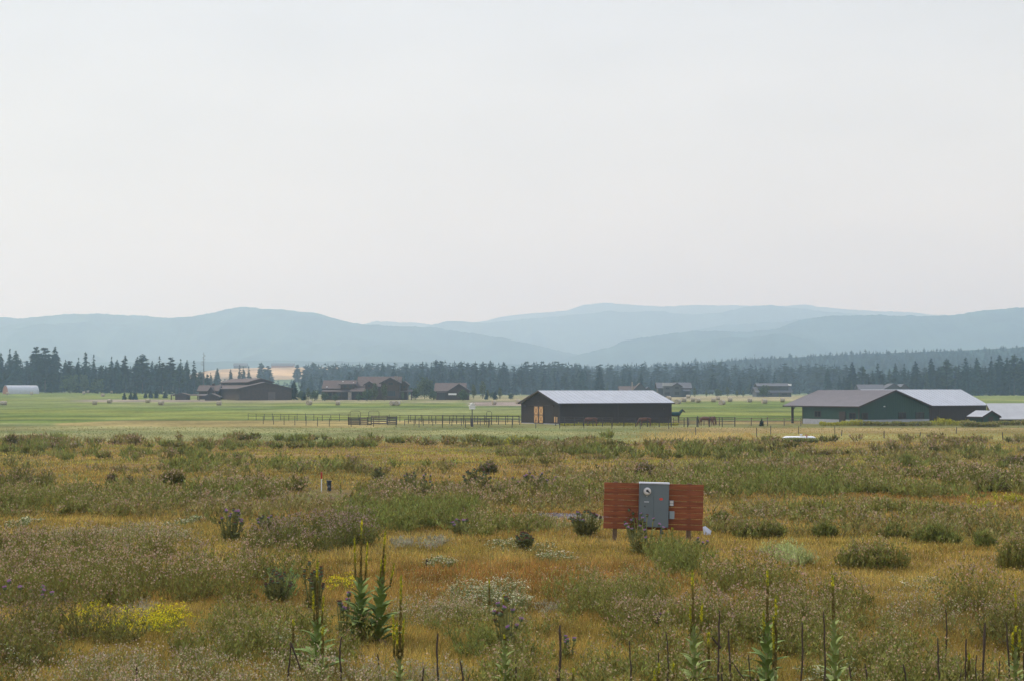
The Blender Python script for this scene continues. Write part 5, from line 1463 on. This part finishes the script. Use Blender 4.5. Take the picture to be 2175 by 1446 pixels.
# ------------------------------------------------------------------ single bushes
for a in [
 (1862, 1204, 150, 1134, 'mixed', 'broad dark bush with buff crown right of the pale sage bush', 520),
 (1990, 1152, 100, 1100, 'green', 'dark green bush at mid right, larger of two', 420),
 (1893, 1142, 62, 1108, 'green', 'rounded green bush at mid right, left of the larger one', 260),
 (2085, 1165, 62, 1122, 'green', 'brownish bush between the larger green bush and the frame edge', 260),
 (2150, 1208, 110, 1118, 'mixed', 'big dusky bush cut by the right frame edge', 480),
 (1750, 1145, 50, 1104, 'green', 'small upright green bush in the rust grass', 200),
 (1612, 1146, 120, 1094, 'mixed', 'wide green bush right of the meter board', 420),
 (1526, 1114, 56, 1082, 'green', 'blue green bush touching the right end of the meter board', 220),
 (1925, 988, 50, 966, 'green', 'dark round bush in the far meadow at right', 200),
 (1975, 964, 42, 946, 'dark', 'dark bush at the far meadow edge above the round one', 160),
 (1905, 1014, 70, 990, 'dark', 'low wide dark bush in the right middle distance', 220),
 (2110, 1040, 110, 1000, 'dark', 'long dark bush by the right edge in middle distance', 320),
 (2150, 990, 60, 970, 'purple', 'mauve tinted bush by the right edge far off', 180),
 (240, 1036, 24, 1004, 'dark', 'narrow upright dark bush at left in middle distance', 110),
 (275, 1038, 26, 1010, 'dark', 'second narrow dark bush right of the upright one', 110),
 (312, 1064, 46, 1036, 'dark', 'dark rounded bush below the two narrow ones', 170),
 (368, 1032, 60, 994, 'seed', 'brown topped bush at left in middle distance', 200),
 (1310, 944 + 20, 60, 944, 'mixed', 'grey green bush below the barn doors', 170),
 (1365, 1012, 44, 978, 'purple', 'mauve bush above the centre left of the board', 150),
 (1038, 1005, 44, 977, 'purple', 'mauve bush in the far centre', 150),
 (1790, 1020, 120, 985, 'green', 'tall dusky green bush behind the weed bank', 300),
 (25, 954, 36, 918, 'dark', 'dark bush sticking up into the pale field at far left', 140),
 (1345, 1330, 110, 1262, 'mixed', 'rounded thistle bush left of the tall yellow mullein', 420),
 (2040, 1300, 60, 1262, 'dark', 'low dark bush before the tall right thistle clump', 200),
]: bush(*a)

# ------------------------------------------------------------------ thistles with mauve flowers
def ball(n=8, m=5, squash=1.0):
    vs = [(0, 0, squash)]; fs = []
    for i in range(1, m):
        t = math.pi * i / m
        for k in range(n): a = 6.2832 * k / n; vs.append((math.sin(t) * math.cos(a), math.sin(t) * math.sin(a), math.cos(t) * squash))
    vs.append((0, 0, -squash))
    for k in range(n): fs.append((0, 1 + k, 1 + (k + 1) % n))
    for i in range(m - 2):
        for k in range(n): fs.append((1 + i * n + k, 1 + (i + 1) * n + k, 1 + (i + 1) * n + (k + 1) % n, 1 + i * n + (k + 1) % n))
    l = len(vs) - 1
    for k in range(n): fs.append((l, 1 + (m - 2) * n + (k + 1) % n, 1 + (m - 2) * n + k))
    return vs, fs
MAUVE = mat('thistle_flower', (.34, .17, .32), .9, .2, 30)
SPENT = mat('spent_flower', (.13, .055, .035), .9, .2, 30)
BRACT = mat('thistle_bract', (.10, .13, .06), .9, .2, 30)
def flower_mesh(nm, top):
    m = MB(); vs, fs = ball(8, 5, .8)
    m.use(BRACT).poly([(x * .8, y * .8, z * .8 - .3) for x, y, z in vs], fs)
    m.use(top)
    r = random.Random(4)
    for k in range(16):
        a = k * 2.399; q = .25 + .75 * (k / 16) ** .5
        m.tube([(math.cos(a) * .3 * q, math.sin(a) * .3 * q, .1), (math.cos(a) * q, math.sin(a) * q, .95 - .45 * q)], [.16, .10], 3)
    return m.mesh(nm)
FM = flower_mesh('mauve_flower', MAUVE); FS = flower_mesh('spent_flower', SPENT)
def thistle(px, base, w_px, top, label, n=9, spent=.4, fpx=11, foliage='mixed', nf=None):
    g = np.random.default_rng(int(px * 17 + base))
    Y = float(ypx(base)); X = wx(px, Y); z = float(gz(X, Y)); h = zpx(top, Y) - z; r = w_px / F * Y / 2
    root = empty('thistle', (X, Y, z), 0, label, 'thistle')
    lc = np.array((.20, .20, .07)); T = []; C = []
    nf = nf or int(n * 1.4)
    for k in range(nf):
        a = g.random() * 6.28; q = r * g.random() ** .5
        tip = np.array([math.cos(a) * q, math.sin(a) * q, h * (.62 + .38 * g.random()) * (1 - .25 * (q / max(r, .01)) ** 2)])
        basep = np.array([math.cos(a) * q * .45, math.sin(a) * q * .45, 0.0])
        sd_ = np.array([-math.sin(a), math.cos(a) * .4, 0]); sd_ /= np.linalg.norm(sd_)
        w = .006 + Y * .00012
        for t0, t1 in ((0, .5), (.5, 1)):
            A = basep + (tip - basep) * t0; B = basep + (tip - basep) * t1
            T += [(A - sd_ * w, A + sd_ * w, B + sd_ * w), (A - sd_ * w, B + sd_ * w, B - sd_ * w)]; C += [lc, lc]
        for j in range(15):
            t = .08 + .82 * g.random(); A = basep + (tip - basep) * t; b = g.random() * 6.28; L = (.05 + .10 * g.random()) * max(.8, Y / 28) * (1.2 - t * .6)
            d = np.array([math.cos(b), math.sin(b), .2 + .7 * g.random()]) * L; e_ = np.array([-math.sin(b), math.cos(b), g.normal() * .4]) * L * .17
            T.append((A - e_, A + e_, A + d)); C.append(lc * (.7 + .6 * g.random()))
        if k < n:
            fr_ = fpx / F * Y / 2
            link('flower', FS if g.random() < spent else FM, root, tuple(tip), (g.normal() * .3, g.normal() * .3, 0), (fr_,) * 3)
    NTRI[0] += len(T)
    link('foliage', tri_mesh('thistle_foliage', np.array(T), np.array(C), LEAF), root)
for a in [
 (492, 1152, 78, 1078, 'dark thistle with small mauve flowers left of the mauve clump', 22, .5, 8),
 (570, 1135, 60, 1090, 'spindly thistle between the dark one and the mauve clump', 12, .6, 7),
 (735, 1372, 60, 1248, 'tall sparse thistle with bright mauve flowers left of the twin mulleins', 7, .25, 13),
 (1080, 1400, 70, 1262, 'sparse thistle with many mauve flowers below the white umbel mound', 13, .45, 12),
 (1205, 1400, 40, 1340, 'small thistle with three mauve flowers right of the tall dark stalk', 4, 0, 11),
 (1242, 1140, 70, 1080, 'dark topped thistle left of the meter board', 26, .75, 8),
 (1365, 1182, 100, 1092, 'tall thin thistle with mauve flowers before the grey cabinet', 14, .2, 8),
 (1350, 1150, 56, 1075, 'thistle stems rising over the grey cabinet', 12, .55, 8),
 (884, 1062, 80, 998, 'branching thistle in middle distance, left of two', 26, .7, 6),
 (1012, 1052, 64, 992, 'branching thistle in middle distance, right of two', 26, .95, 7),
 (805, 1025, 28, 988, 'single spindly thistle in the far ochre grass', 10, .9, 6),
 (1135, 1052, 100, 1000, 'mauve topped thistle left of the meter board, far', 26, .1, 7),
 (745, 1055 + 30, 40, 1048, 'thistle beyond the mauve clump', 8, .5, 6),
 (108, 1300, 60, 1238, 'thistle with one mauve flower in the left drift', 4, .2, 12),
 (22, 1300, 50, 1225, 'thistle with mauve flowers at the left frame edge', 4, 0, 12),
 (1400, 1340, 60, 1300, 'small thistle with a mauve flower at centre right', 4, .3, 11),
 (980, 1140, 50, 1096, 'thistle with three mauve flowers at the end of the green bank', 8, .3, 8),
 (1480, 1170, 50, 1140, 'low thistle below the right post of the meter board', 5, .2, 7)]: thistle(*a)
for px, base, w, top, lab in ((668, 1300, 52, 1186, 'green branching weed with dark round heads left of the mulleins'), (592, 1282, 60, 1205, 'green branching weed with round heads at the end of the thistle drift'), (1115, 1175, 40, 1128, 'green weed with round heads below the centre weeds')):
    thistle(px, base, w, top, lab, 22, 1.0, 9)

# ------------------------------------------------------------------ mulleins
MLEAF = mat('mullein_leaf', (.19, .25, .075), .9, .18, 9, spec=.1)
MPALE = mat('pale_mullein_leaf', (.25, .30, .10), .9, .15, 9, spec=.1)
MSTEM = mat('mullein_stem', (.20, .20, .08), .9, .2, 9, spec=.1)
DEADM = mat('dead_stalk', (.065, .045, .030), .95, .25, 30)
def leaf_mesh(nm, mt, droop):
    L = 1.0; vs = []; fs = []
    prof = [(0, .04), (.2, .13), (.45, .19), (.7, .16), (.88, .08), (1.0, .0)]
    for i, (t, w) in enumerate(prof):
        z = .10 * math.sin(t * 2.2) - droop * t * t
        vs += [(t, -w, z + w * .35), (t, 0, z), (t, w, z + w * .35)]
    for i in range(5):
        a = i * 3; fs += [(a, a + 1, a + 4, a + 3), (a + 1, a + 2, a + 5, a + 4)]
    return MB().use(mt).poly(vs, fs).mesh(nm, smooth=True)
LM = {False: [leaf_mesh('leaf_a', MLEAF, .25), leaf_mesh('leaf_b', MLEAF, .5)], True: [leaf_mesh('leaf_c', MPALE, .2), leaf_mesh('leaf_d', MPALE, .4)]}
LDRY = leaf_mesh('leaf_dry', mat('withered_leaf', (.20, .13, .06), .95, .25, 9), .6)
def spike_mesh(h, r0, g, yellow=.22):
    T = []; C = []
    h = max(h, .05); n = int(h / .004) + 20
    t = np.sort(g.random(n)); a = g.random(n) * 6.283
    rr = r0 * (1 - .45 * t) * np.where(t > .97, .5, 1)
    P = np.stack([np.cos(a) * rr, np.sin(a) * rr, t * h], 1)
    d = np.stack([np.cos(a), np.sin(a), np.full(n, .8)], 1) * (.009 + .006 * g.random(n))[:, None]
    s_ = np.stack([-np.sin(a), np.cos(a), np.zeros(n)], 1) * .008
    lo = np.array((.20, .155, .05)); hi = np.array((.38, .40, .06)); yl = np.array((.75, .66, .04))
    f = sstep(1 - yellow * 1.9, 1 - yellow * .7, t)[:, None]
    c = lo * (1 - f) + hi * f
    isy = (g.random(n) < .35) & (t > 1 - yellow * 1.25) & (t < .97)
    c = np.where(isy[:, None], yl, c) * (.7 + .6 * g.random(n))[:, None]
    d = np.where(isy[:, None], d * 1.5, d)
    T = np.concatenate([np.stack([P - s_, P + s_, P + d], 1), np.stack([P - s_ * 1.3 - [0, 0, .012], P + s_ * 1.3 - [0, 0, .012], P + np.array([0, 0, .02])], 1)])
    return tri_mesh('flower_spike', T, np.concatenate([c, c * .85]), LEAF)
def mullein(px, top, base, leaf_top, sides, label, pale=False, nl=20, ls=.27, lean=0.0, Y=None, dead_base=False, yel=.22, r0=.020):
    g = np.random.default_rng(int(px * 3 + top))
    Y = Y or float(ypx(base)); X = wx(px, Y); z = float(gz(X, Y)); h = zpx(top, Y) - z
    lt = zpx(leaf_top, Y) - z
    root = empty('mullein', (X, Y, z), g.random() * 6, label, 'mullein')
    root.rotation_euler = (g.uniform(-.05, .05), lean + g.uniform(-.025, .025), 0)
    MB().use(MSTEM).tube([(0, 0, -.1), (0, 0, lt)], [.02, .014], 6).build('stem', parent=root)
    link('flower_spike', spike_mesh(h - lt, r0, g, yel), root, (0, 0, lt))
    for k in range(3 if nl > 12 else 0):
        L = ls * 1.0; link('leaf', LDRY, root, (0, 0, .05 + .03 * k), (0, .25, k * 2.2 + 1), (L, L, L))
    for (spx, stop) in sides:
        dx = wx(spx, Y) - X; ht = zpx(stop, Y) - z; l0 = min(lt, ht - .3); hs = ht - l0
        o = link('flower_spike', spike_mesh(hs * .98, r0 * .72, g, .5), root, (dx * .75, g.uniform(-.03, .03), l0 + .02))
        o.rotation_euler = (0, math.atan2(dx * .25, hs), 0)
        MB().use(MSTEM).tube([(0, 0, l0 - .08), (dx * .75, 0, l0 + .03)], [.008, .007], 5).build('side_stem', parent=root)
    nl = int(nl * 1.35); ls = ls * (1.0 if pale else 1.3)
    for k in range(nl):
        t = (k + .3) / nl; zz = lt * (.04 + .94 * t); a = k * 2.4 + g.random() * .4
        L = ls * (1.15 - .72 * t) * (.85 + .3 * g.random())
        tilt = -(.45 + .70 * t + .25 * g.random())
        link('leaf', LM[pale][k % 2], root, (0, 0, zz), (0, tilt, a), (L, L * 1.0, L))
MU = [
 (765, 1100, 1374, 1232, [(750, 1143), (778, 1152)], 'tallest mullein, left of the twin pair, with three yellow tipped spikes', False, 26, .27, 0.0),
 (803, 1125, 1378, 1238, [(799, 1190), (807, 1180), (827, 1196)], 'right mullein of the twin pair, leaning slightly, with four spikes', False, 28, .27, .045),
 (676, 1188, 1440, 1322, [(667, 1258), (690, 1266)], 'mullein left of the twin pair with brown stalk and large leaves', False, 20, .24, 0.0),
 (849, 1222, 1490, 1398, [(833, 1308), (842, 1322), (856, 1315)], 'mullein right of the twin pair, long stalk with drooping yellow side flowers', True, 14, .17, .0),
 (625, 1315, 1420, 1365, [], 'small pale mullein left of the front mulleins', True, 8, .12, 0.0),
 (686, 1330, 1470, 1390, [], 'slender pale green mullein at the bottom beside the brown stalked one', True, 14, .15, 0.0),
 (1072, 1350, 1500, 1368, [(1064, 1420)], 'pale green leafy mullein at the bottom centre', True, 22, .20, 0.0),
 (1040, 1230, 1305, 1285, [], 'thin green mullein spike in front of the white umbels', True, 5, .10, 0.0),
 (1069, 1262, 1345, 1318, [], 'thin yellow mullein spike below the white umbels', True, 5, .10, 0.0),
 (1474, 1210, 1490, 1332, [(1468, 1290), (1494, 1284)], 'tall yellow tipped mullein at centre right with two side spikes', True, 24, .24, .0),
 (1625, 1207, 1490, 1328, [(1617, 1300)], 'tall dark stalked mullein with dark green leaves right of the centre right one', False, 24, .24, .0),
 (1642, 1268, 1500, 1425, [(1637, 1310)], 'bare stalked mullein with yellow flowers touching the dark stalked one', True, 8, .16, .02),
 (1771, 1222, 1490, 1318, [], 'lone mullein with pale leaves in front of the right clearing', True, 24, .24, 0.0),
 (2151, 1252, 1420, 1378, [], 'mullein with yellow tip by the right frame edge, farther of two', True, 6, .15, 0.0),
 (2148, 1328, 1500, 1372, [(2143, 1345), (2157, 1340)], 'leafy mullein with yellow clustered spikes by the right frame edge', True, 20, .2, 0.0),
 (1503, 1342, 1480, 1430, [], 'short yellow flower spike right of the tall centre right mullein', True, 6, .12, 0.0),
 (1396, 1408, 1520, 1470, [(1388, 1425)], 'yellow flower tip at the bottom edge, left of two', True, 6, .12, 0.0),
 (1427, 1408, 1520, 1470, [], 'yellow flower tip at the bottom edge, right of two', True, 6, .12, 0.0),
 (1216, 1418, 1520, 1470, [], 'faint yellow flower tip at the bottom edge right of the tall dark stalk', True, 6, .12, 0.0),
 (2050, 1385, 1500, 1440, [], 'yellow flower spike among dark stalks at lower right', True, 6, .12, 0.0),
 (1252, 1015, 1082, 1050, [], 'pale yellow mullein spike left of the meter board', True, 7, .14, 0.0),
 (1172, 1042, 1085, 1064, [], 'thin pale mullein spike above the gravel strip', True, 5, .1, 0.0),
 (1131, 1032, 1084, 1056, [(1122, 1040)], 'pale mullein with two spikes left of the gravel strip', True, 10, .16, 0.0),
 (958, 1044, 1078, 1060, [], 'short pale mullein in the centre weeds, right of two', True, 8, .14, 0.0),
 (938, 1040, 1078, 1058, [], 'short pale mullein in the centre weeds, left of two', True, 8, .14, 0.0),
 (725, 1020, 1052, 1036, [], 'short pale mullein right of the utility pedestal', True, 8, .16, 0.0),
 (1745, 1062, 1100, 1082, [], 'yellow green mullein in the middle right weeds', True, 8, .16, 0.0),
 (1358, 1112, 1146, 1132, [], 'thin yellow stalk under the cabinet of the meter board', True, 3, .08, 0.0),
 (1427, 1120, 1156, 1138, [], 'green yellow stalk below the meter board', True, 4, .08, 0.0),
]
for a in MU:
    Yb_ = float(ypx(min(a[2], 1446))); far_ = Yb_ > 30
    mullein(*a[:6], pale=a[6], nl=a[7], ls=a[8], lean=a[9], r0=.014 if not far_ else .022)

# ------------------------------------------------------------------ dead stalks
DS = [  # px, top, base, lean px, radius, where
 (295, 1416, 1500, 2, .014, 'short black stalk at the bottom edge far left'), (617, 1362, 1480, -2, .013, 'upright arm of the forked dead stalk left of the mulleins'),
 (730, 1352, 1470, -3, .015, 'dead stalk left of the twin mulleins'), (803, 1388, 1460, 14, .012, 'crooked dead stalk below the twin mulleins'), (895, 1418, 1500, 2, .012, 'short dead stalk right of the twin mulleins'),
 (934, 1344, 1500, -1, .014, 'tall dead stalk between twin mulleins and pale mullein'), (982, 1402, 1500, -2, .013, 'dead stalk at the bottom centre, taller of two'), (991, 1432, 1500, 0, .010, 'dead stalk at the bottom centre, shorter of two'),
 (1097, 1398, 1500, -1, .010, 'thin dead stalk right of the pale leafy mullein'), (1190, 1327, 1500, -5, .018, 'thickest tall dark stalk right of the bottom centre'),
 (1338, 1360, 1500, 0, .011, 'thin dead stalk in the thistles at centre right'), (1397, 1385, 1500, -1, .011, 'dead stalk above two yellow tips, left'), (1414, 1340, 1500, -1, .010, 'dead stalk above two yellow tips, right'),
 (1525, 1296, 1500, -3, .015, 'tall forked dead stalk right of the yellow tipped mullein'), (1544, 1338, 1500, 6, .016, 'thick dead stalk just right of the forked one'), (1530, 1412, 1500, 0, .010, 'short dead stalk between two thick ones'),
 (1558, 1405, 1500, 40, .010, 'slanting dead stalk leaning down to the right'), (1593, 1390, 1500, 0, .010, 'dead stalk left of the dark stalked mullein'), (1700, 1320, 1500, -4, .012, 'dead stalk between dark stalked and lone mulleins'), (1748, 1298, 1500, -2, .012, 'dead stalk left of the lone mullein'),
 (1804, 1412, 1500, 8, .012, 'leaning dead stalk right of the lone mullein, first'), (1832, 1408, 1500, 8, .013, 'leaning dead stalk right of the lone mullein, second'), (1918, 1410, 1500, 0, .013, 'short dead stalk left of the right group'),
 (1990, 1354, 1500, -3, .014, 'dead stalk starting the right group'), (2002, 1293, 1420, 0, .012, 'tallest dead stalk of the right group'), (2046, 1356, 1500, -2, .014, 'dead stalk beside the lower right yellow spike'), (2084, 1322, 1500, -4, .019, 'thickest dead stalk of the right group'),
 (2069, 1390, 1500, 0, .009, 'thin dead stalk left of the thickest right one'), (2115, 1402, 1500, 0, .010, 'short dead stalk right of the thickest right one'), (2137, 1320, 1500, -2, .013, 'dead stalk just left of the edge mulleins'), (2170, 1385, 1500, 0, .012, 'dead stalk touching the right frame edge'),
 (1180, 1420, 1500, 10, .008, 'thin leaning stem left of the thickest centre stalk'), (2030, 1420, 1500, 2, .009, 'faint dead stem inside the right group'), (906, 1187, 1216, 4, .013, 'small hooked dead stalk in the ochre clearing')]
for i, (px, top, base, dx, rad, lab) in enumerate(DS):
    g = random.Random(i + 50)
    Y = float(ypx(base)) ; X = wx(px, Y); z = float(gz(X, Y)); h = zpx(top, Y) - z
    X0 = wx(px + dx * (base - top) / max(60, 1446 - top), Y) if top < 1446 else X
    pts = []; rr = []; n = 16; amp = g.uniform(-.035, .035)
    for k in range(n + 1):
        t = k / n
        pts.append((X0 * (1 - t) + X * t - X0 + amp * math.sin(t * 4 + i) * t + g.uniform(-.004, .004), g.uniform(-.004, .004), -.1 + (h + .1) * t))
        rr.append(rad * .85 * (.75 + .45 * g.random()) * (1 - .25 * t))
    rr[-1] = rad * .4
    m_ = MB().use(DEADM).tube(pts, rr, 6)
    if 'forked' in lab:
        if px == 617: m_.tube([(wx(621, Y) - X0, 0, h * .97), (wx(641, Y) - X0, .02, zpx(1422, Y) - z)], [rad * .9, rad * .6], 5)
        else: m_.tube([(wx(1509, Y) - X0, 0, zpx(1352, Y) - z), (wx(1528, Y) - X0, 0, zpx(1376, Y) - z)], [rad * .5, rad * .9], 5)
    if 'hooked' in lab: m_.tube([pts[-1], (pts[-1][0] + .03, 0, pts[-1][2] - .05)], [rad * .9, rad * 1.2], 5)
    tag(m_.build('dead_stalk', loc=(X0, Y, z)), lab, 'dead stalk', 'dead mullein stalks')

# ------------------------------------------------------------------ gravel strip
def gravel():
    g = np.random.default_rng(8)
    n = 26; V = []; q = []
    rr = np.linspace(0, 1, 9)
    V = [(0, 0)]
    for r in rr[1:]:
        for k in range(n):
            a = 6.2832 * k / n; w = r * (1 + .12 * math.sin(a * 3) + .08 * math.sin(a * 5 + 1))
            V.append((math.cos(a) * w * GRAVEL[2], math.sin(a) * w * GRAVEL[3]))
    V = np.array(V); X = V[:, 0] + GRAVEL[0]; Y = V[:, 1] + GRAVEL[1]; Z = gz(X, Y) + .03
    Z[-n:] -= .06
    m_ = MB().use(mat('gravel', (.29, .265, .26), 1, .3, 14, bump=1.0))
    fs = [(0, 1 + k, 1 + (k + 1) % n) for k in range(n)]
    for i in range(len(rr) - 2):
        for k in range(n): fs.append((1 + i * n + k, 1 + (i + 1) * n + k, 1 + (i + 1) * n + (k + 1) % n, 1 + i * n + (k + 1) % n))
    m_.poly(list(zip(X, Y, Z)), fs)
    tag(m_.build('gravel_strip'), 'grey gravel patch left of the meter board', 'path', kind='structure')
    # loose stones on it
    a = g.random(2200) * 6.283; r = g.random(2200) ** .5
    X = GRAVEL[0] + np.cos(a) * r * GRAVEL[2]; Y = GRAVEL[1] + np.sin(a) * r * GRAVEL[3]
    T, C = heads(np.stack([X, Y, gz(X, Y) + .045], 1), .02 + .025 * g.random(2200), jit((.30, .275, .27), 2200, g, .4), g, .4)
    tag(link('stones', tri_mesh('stones', T, C, LEAF)), 'loose grey stones on the gravel strip', 'stones', kind='stuff')
gravel()

# ------------------------------------------------------------------ meter board
CEDAR = [mat('stained_plank_%d' % i, c, .75, .22, 5, stretch=(.5, 6, 6), bump=.3) for i, c in enumerate(((.25, .078, .028), (.215, .064, .024), (.275, .092, .032), (.235, .070, .026)))]
CAB = mat('grey_cabinet_paint', (.125, .155, .165), .45, .04, 2, spec=.4)
CABTOP = mat('cabinet_lid', (.62, .64, .68), .4, .03, 2)
POSTW = mat('treated_post', (.15, .10, .06), .9, .25, 5)
CHROME = mat('meter_ring', (.55, .55, .54), .3, .05, 3, metal=.6)
DIAL = mat('meter_face', (.60, .58, .55), .4, .08, 9)
STICK = mat('red_sticker', (.60, .07, .05), .6, .1, 30)
Yb = 36.0; Xb = wx(1385, Yb); zb = float(gz(Xb, Yb)); sc_ = Yb / F
mb = empty('meter_board', (Xb, Yb, zb), 0, 'red stained plank board on posts carrying a grey electric meter cabinet', 'meter board')
mb.rotation_euler = (0, math.radians(1.5), 0)
zc = zpx(1075, Yb) - zb
def bxp(px): return (px - 1385) * sc_
def bzp(py): return zc + (1075 - py) * sc_ 
W2 = 105 * sc_
zt, zbt = bzp(1026), bzp(1124)
ph = (zt - zbt) / 8
r_ = random.Random(12)
for k in range(8):
    z0 = zbt + k * ph
    dx0, dx1 = r_.uniform(-.006, .006), r_.uniform(-.006, .006); dy = r_.uniform(-.004, .004)
    m_ = MB().use(CEDAR[r_.randrange(4)]).box(-W2 + dx0, W2 + dx1, -.019 + dy, .019 + dy, z0 + .004 + r_.uniform(0, .004), z0 + ph - .003)
    pl = m_.build('plank', parent=mb)
    for sx in (bxp(1305), bxp(1461)):
        nb = MB().use(IRON)
        for zz in (z0 + ph * .3, z0 + ph * .7): nb.tube([(sx + r_.uniform(-.01, .01), -.021 + dy, zz), (sx, -.026 + dy, zz)], .006, 6)
        tag(nb.build('nail_heads', parent=pl), kind='stuff')
for px_ in (1305, 1461):
    MB().use(POSTW).box(bxp(px_) - .05, bxp(px_) + .05, .03, .13, -.5, zt + .015).build('post', parent=mb)
MB().use(mat('yellow_stake', (.42, .33, .12), .9, .2, 5)).box(bxp(1297) - .01, bxp(1297) + .01, .02, .04, -.3, zbt + .1).build('stake', parent=mb)
cx0, cx1 = bxp(1353.5), bxp(1415.5); cz0, cz1 = bzp(1117), bzp(1026)
cab = MB().use(CAB).box(cx0, cx1, -.20, -.024, cz0, cz1).build('cabinet', parent=mb)
MB().use(CABTOP).box(cx0 - .008, cx1 + .008, -.225, -.024, cz1 + .001, cz1 + .032).build('lid', parent=cab)
xm_ = bxp(1383.5); zm_ = bzp(1052)
MB().use(CAB).box(cx0 + .01, xm_ - .004, -.208, -.2005, zm_ + .004, cz1 - .012).build('meter_cover', parent=cab)
MB().use(CAB).box(cx0 + .01, xm_ - .004, -.206, -.2005, cz0 + .012, zm_ - .004).build('door', parent=cab)
dr = MB().use(CAB).box(xm_ + .004, cx1 - .01, -.210, -.2005, cz0 + .012, cz1 - .012).build('door', parent=cab)
mc = (bxp(1369.5), bzp(1041.5))
MB().use(CHROME).tube([(mc[0], -.208, mc[1]), (mc[0], -.235, mc[1])], [.088, .088], 24).build('meter_ring', parent=cab)
MB().use(DIAL).tube([(mc[0], -.235, mc[1]), (mc[0], -.262, mc[1]), (mc[0], -.272, mc[1])], [.078, .074, .06], 24).build('meter_face', parent=cab)
MB().use(GLASS).poly([(mc[0] - .03, -.274, mc[1] - .01), (mc[0] + .005, -.274, mc[1] - .02), (mc[0] + .055, -.274, mc[1] - .045), (mc[0] + .06, -.274, mc[1] - .03), (mc[0] + .03, -.274, mc[1] + .01), (mc[0] + .01, -.274, mc[1] + .04), (mc[0] - .03, -.274, mc[1] + .03)], [tuple(range(7))]).build('meter_window', parent=cab)
MB().use(CHROME).box(bxp(1369) - .007, bxp(1369) + .007, -.222, -.209, bzp(1053.5), bzp(1051)).build('seal_tab', parent=cab)
MB().use(CABTOP).box(bxp(1363.5), bxp(1373.5), -.214, -.207, bzp(1064.6), bzp(1063.3)).build('label_strip', parent=cab)
MB().use(IRON).tube([(bxp(1365), -.206, bzp(1073)), (bxp(1365), -.225, bzp(1073))], .014, 10).build('lock', parent=cab)
MB().use(STICK).poly([(bxp(1399) + math.cos(t) * .045, -.2115, bzp(1057.5) + math.sin(t) * .028) for t in [i * math.pi / 6 for i in range(12)]], [tuple(range(12))[::-1]]).build('sticker', parent=cab)
o1 = MB().use(CAB).box(bxp(1417.5), bxp(1427), -.09, -.024, bzp(1072), bzp(1060.5)).build('outlet_box', parent=mb)
for a_, b_ in ((1066, 1061.2), (1071.4, 1066.8)): MB().use(DIAL).box(bxp(1418.5), bxp(1426), -.104, -.0905, bzp(a_), bzp(b_)).build('outlet_cover', parent=o1)
o2 = MB().use(CAB).box(bxp(1417.5), bxp(1427.5), -.10, -.024, bzp(1099.5), bzp(1083.5)).build('outlet_box', parent=mb)
MB().use(mat('pale_grey_cover', (.27, .32, .33), .5, .05, 4)).box(bxp(1418.5), bxp(1428.5), -.125, -.1005, bzp(1099), bzp(1083)).build('outlet_cover', parent=o2)
MB().use(CAB).tube([(bxp(1369), -.11, -.2), (bxp(1369), -.11, cz0 - .002)], .032, 10).build('conduit', parent=mb)
MB().use(CAB).tube([(bxp(1401), -.09, -.2), (bxp(1401), -.09, cz0 - .002)], .022, 10).build('conduit', parent=mb)
o = MB().use(CABTOP).poly([(0, 0, .02), (.16, .02, .0), (.20, .1, .10), (.05, .08, .22), (-.02, .03, .2)], [(0, 1, 2, 3, 4)]).slab([(.0, .1, .05), (.15, .1, .02), (.16, .2, .1), (.02, .2, .12)], .02).build('scrap_sheet', loc=(wx(1493, 37.2), 37.2, float(gz(wx(1493, 37.2), 37.2))))
tag(o, 'crumpled white scrap lying behind the right end of the meter board', 'scrap')

# utility pedestal and marker post
Yp = float(ypx(1043)); s_ = Yp / F; Xp = wx(700, Yp)
pd = empty('utility_pedestal', (Xp, Yp, float(gz(Xp, Yp))), .2, 'dark plastic utility pedestal standing right of the marker post', 'utility box')
PED = mat('dark_plastic', (.030, .038, .050), .5, .08, 4)
w = 4.2 * s_; hh_ = 20 * s_
MB().use(PED).box(-w, w, -w, w, -.1, hh_).build('body', parent=pd)
MB().use(PED).box(-w * 1.25, w * 1.25, -w * 1.25, w * 1.25, hh_ + .002, hh_ + 2.6 * s_).build('cap', parent=pd)
MB().use(CAB).box(-w * .5, w * .5, -w - .02, -w - .001, hh_ * .4, hh_ * .62).build('plate', parent=pd)
Yp = float(ypx(1046)); s_ = Yp / F; Xp = wx(684, Yp)
mk = empty('marker_post', (Xp, Yp, float(gz(Xp, Yp))), 0, 'thin white marker post with red top left of the pedestal', 'marker post')
MB().use(WHITE).box(-.018, .018, -.01, .01, -.2, 28 * s_).build('post', parent=mk)
MB().use(RED).box(-.032, .032, -.014, .014, 28.1 * s_, 41 * s_).build('red_panel', parent=mk)
MB().use(mat('pale_red', (.5, .15, .12), .6, .1, 9)).box(-.03, .03, -.012, .012, 41.1 * s_, 43 * s_).build('top_band', parent=mk)
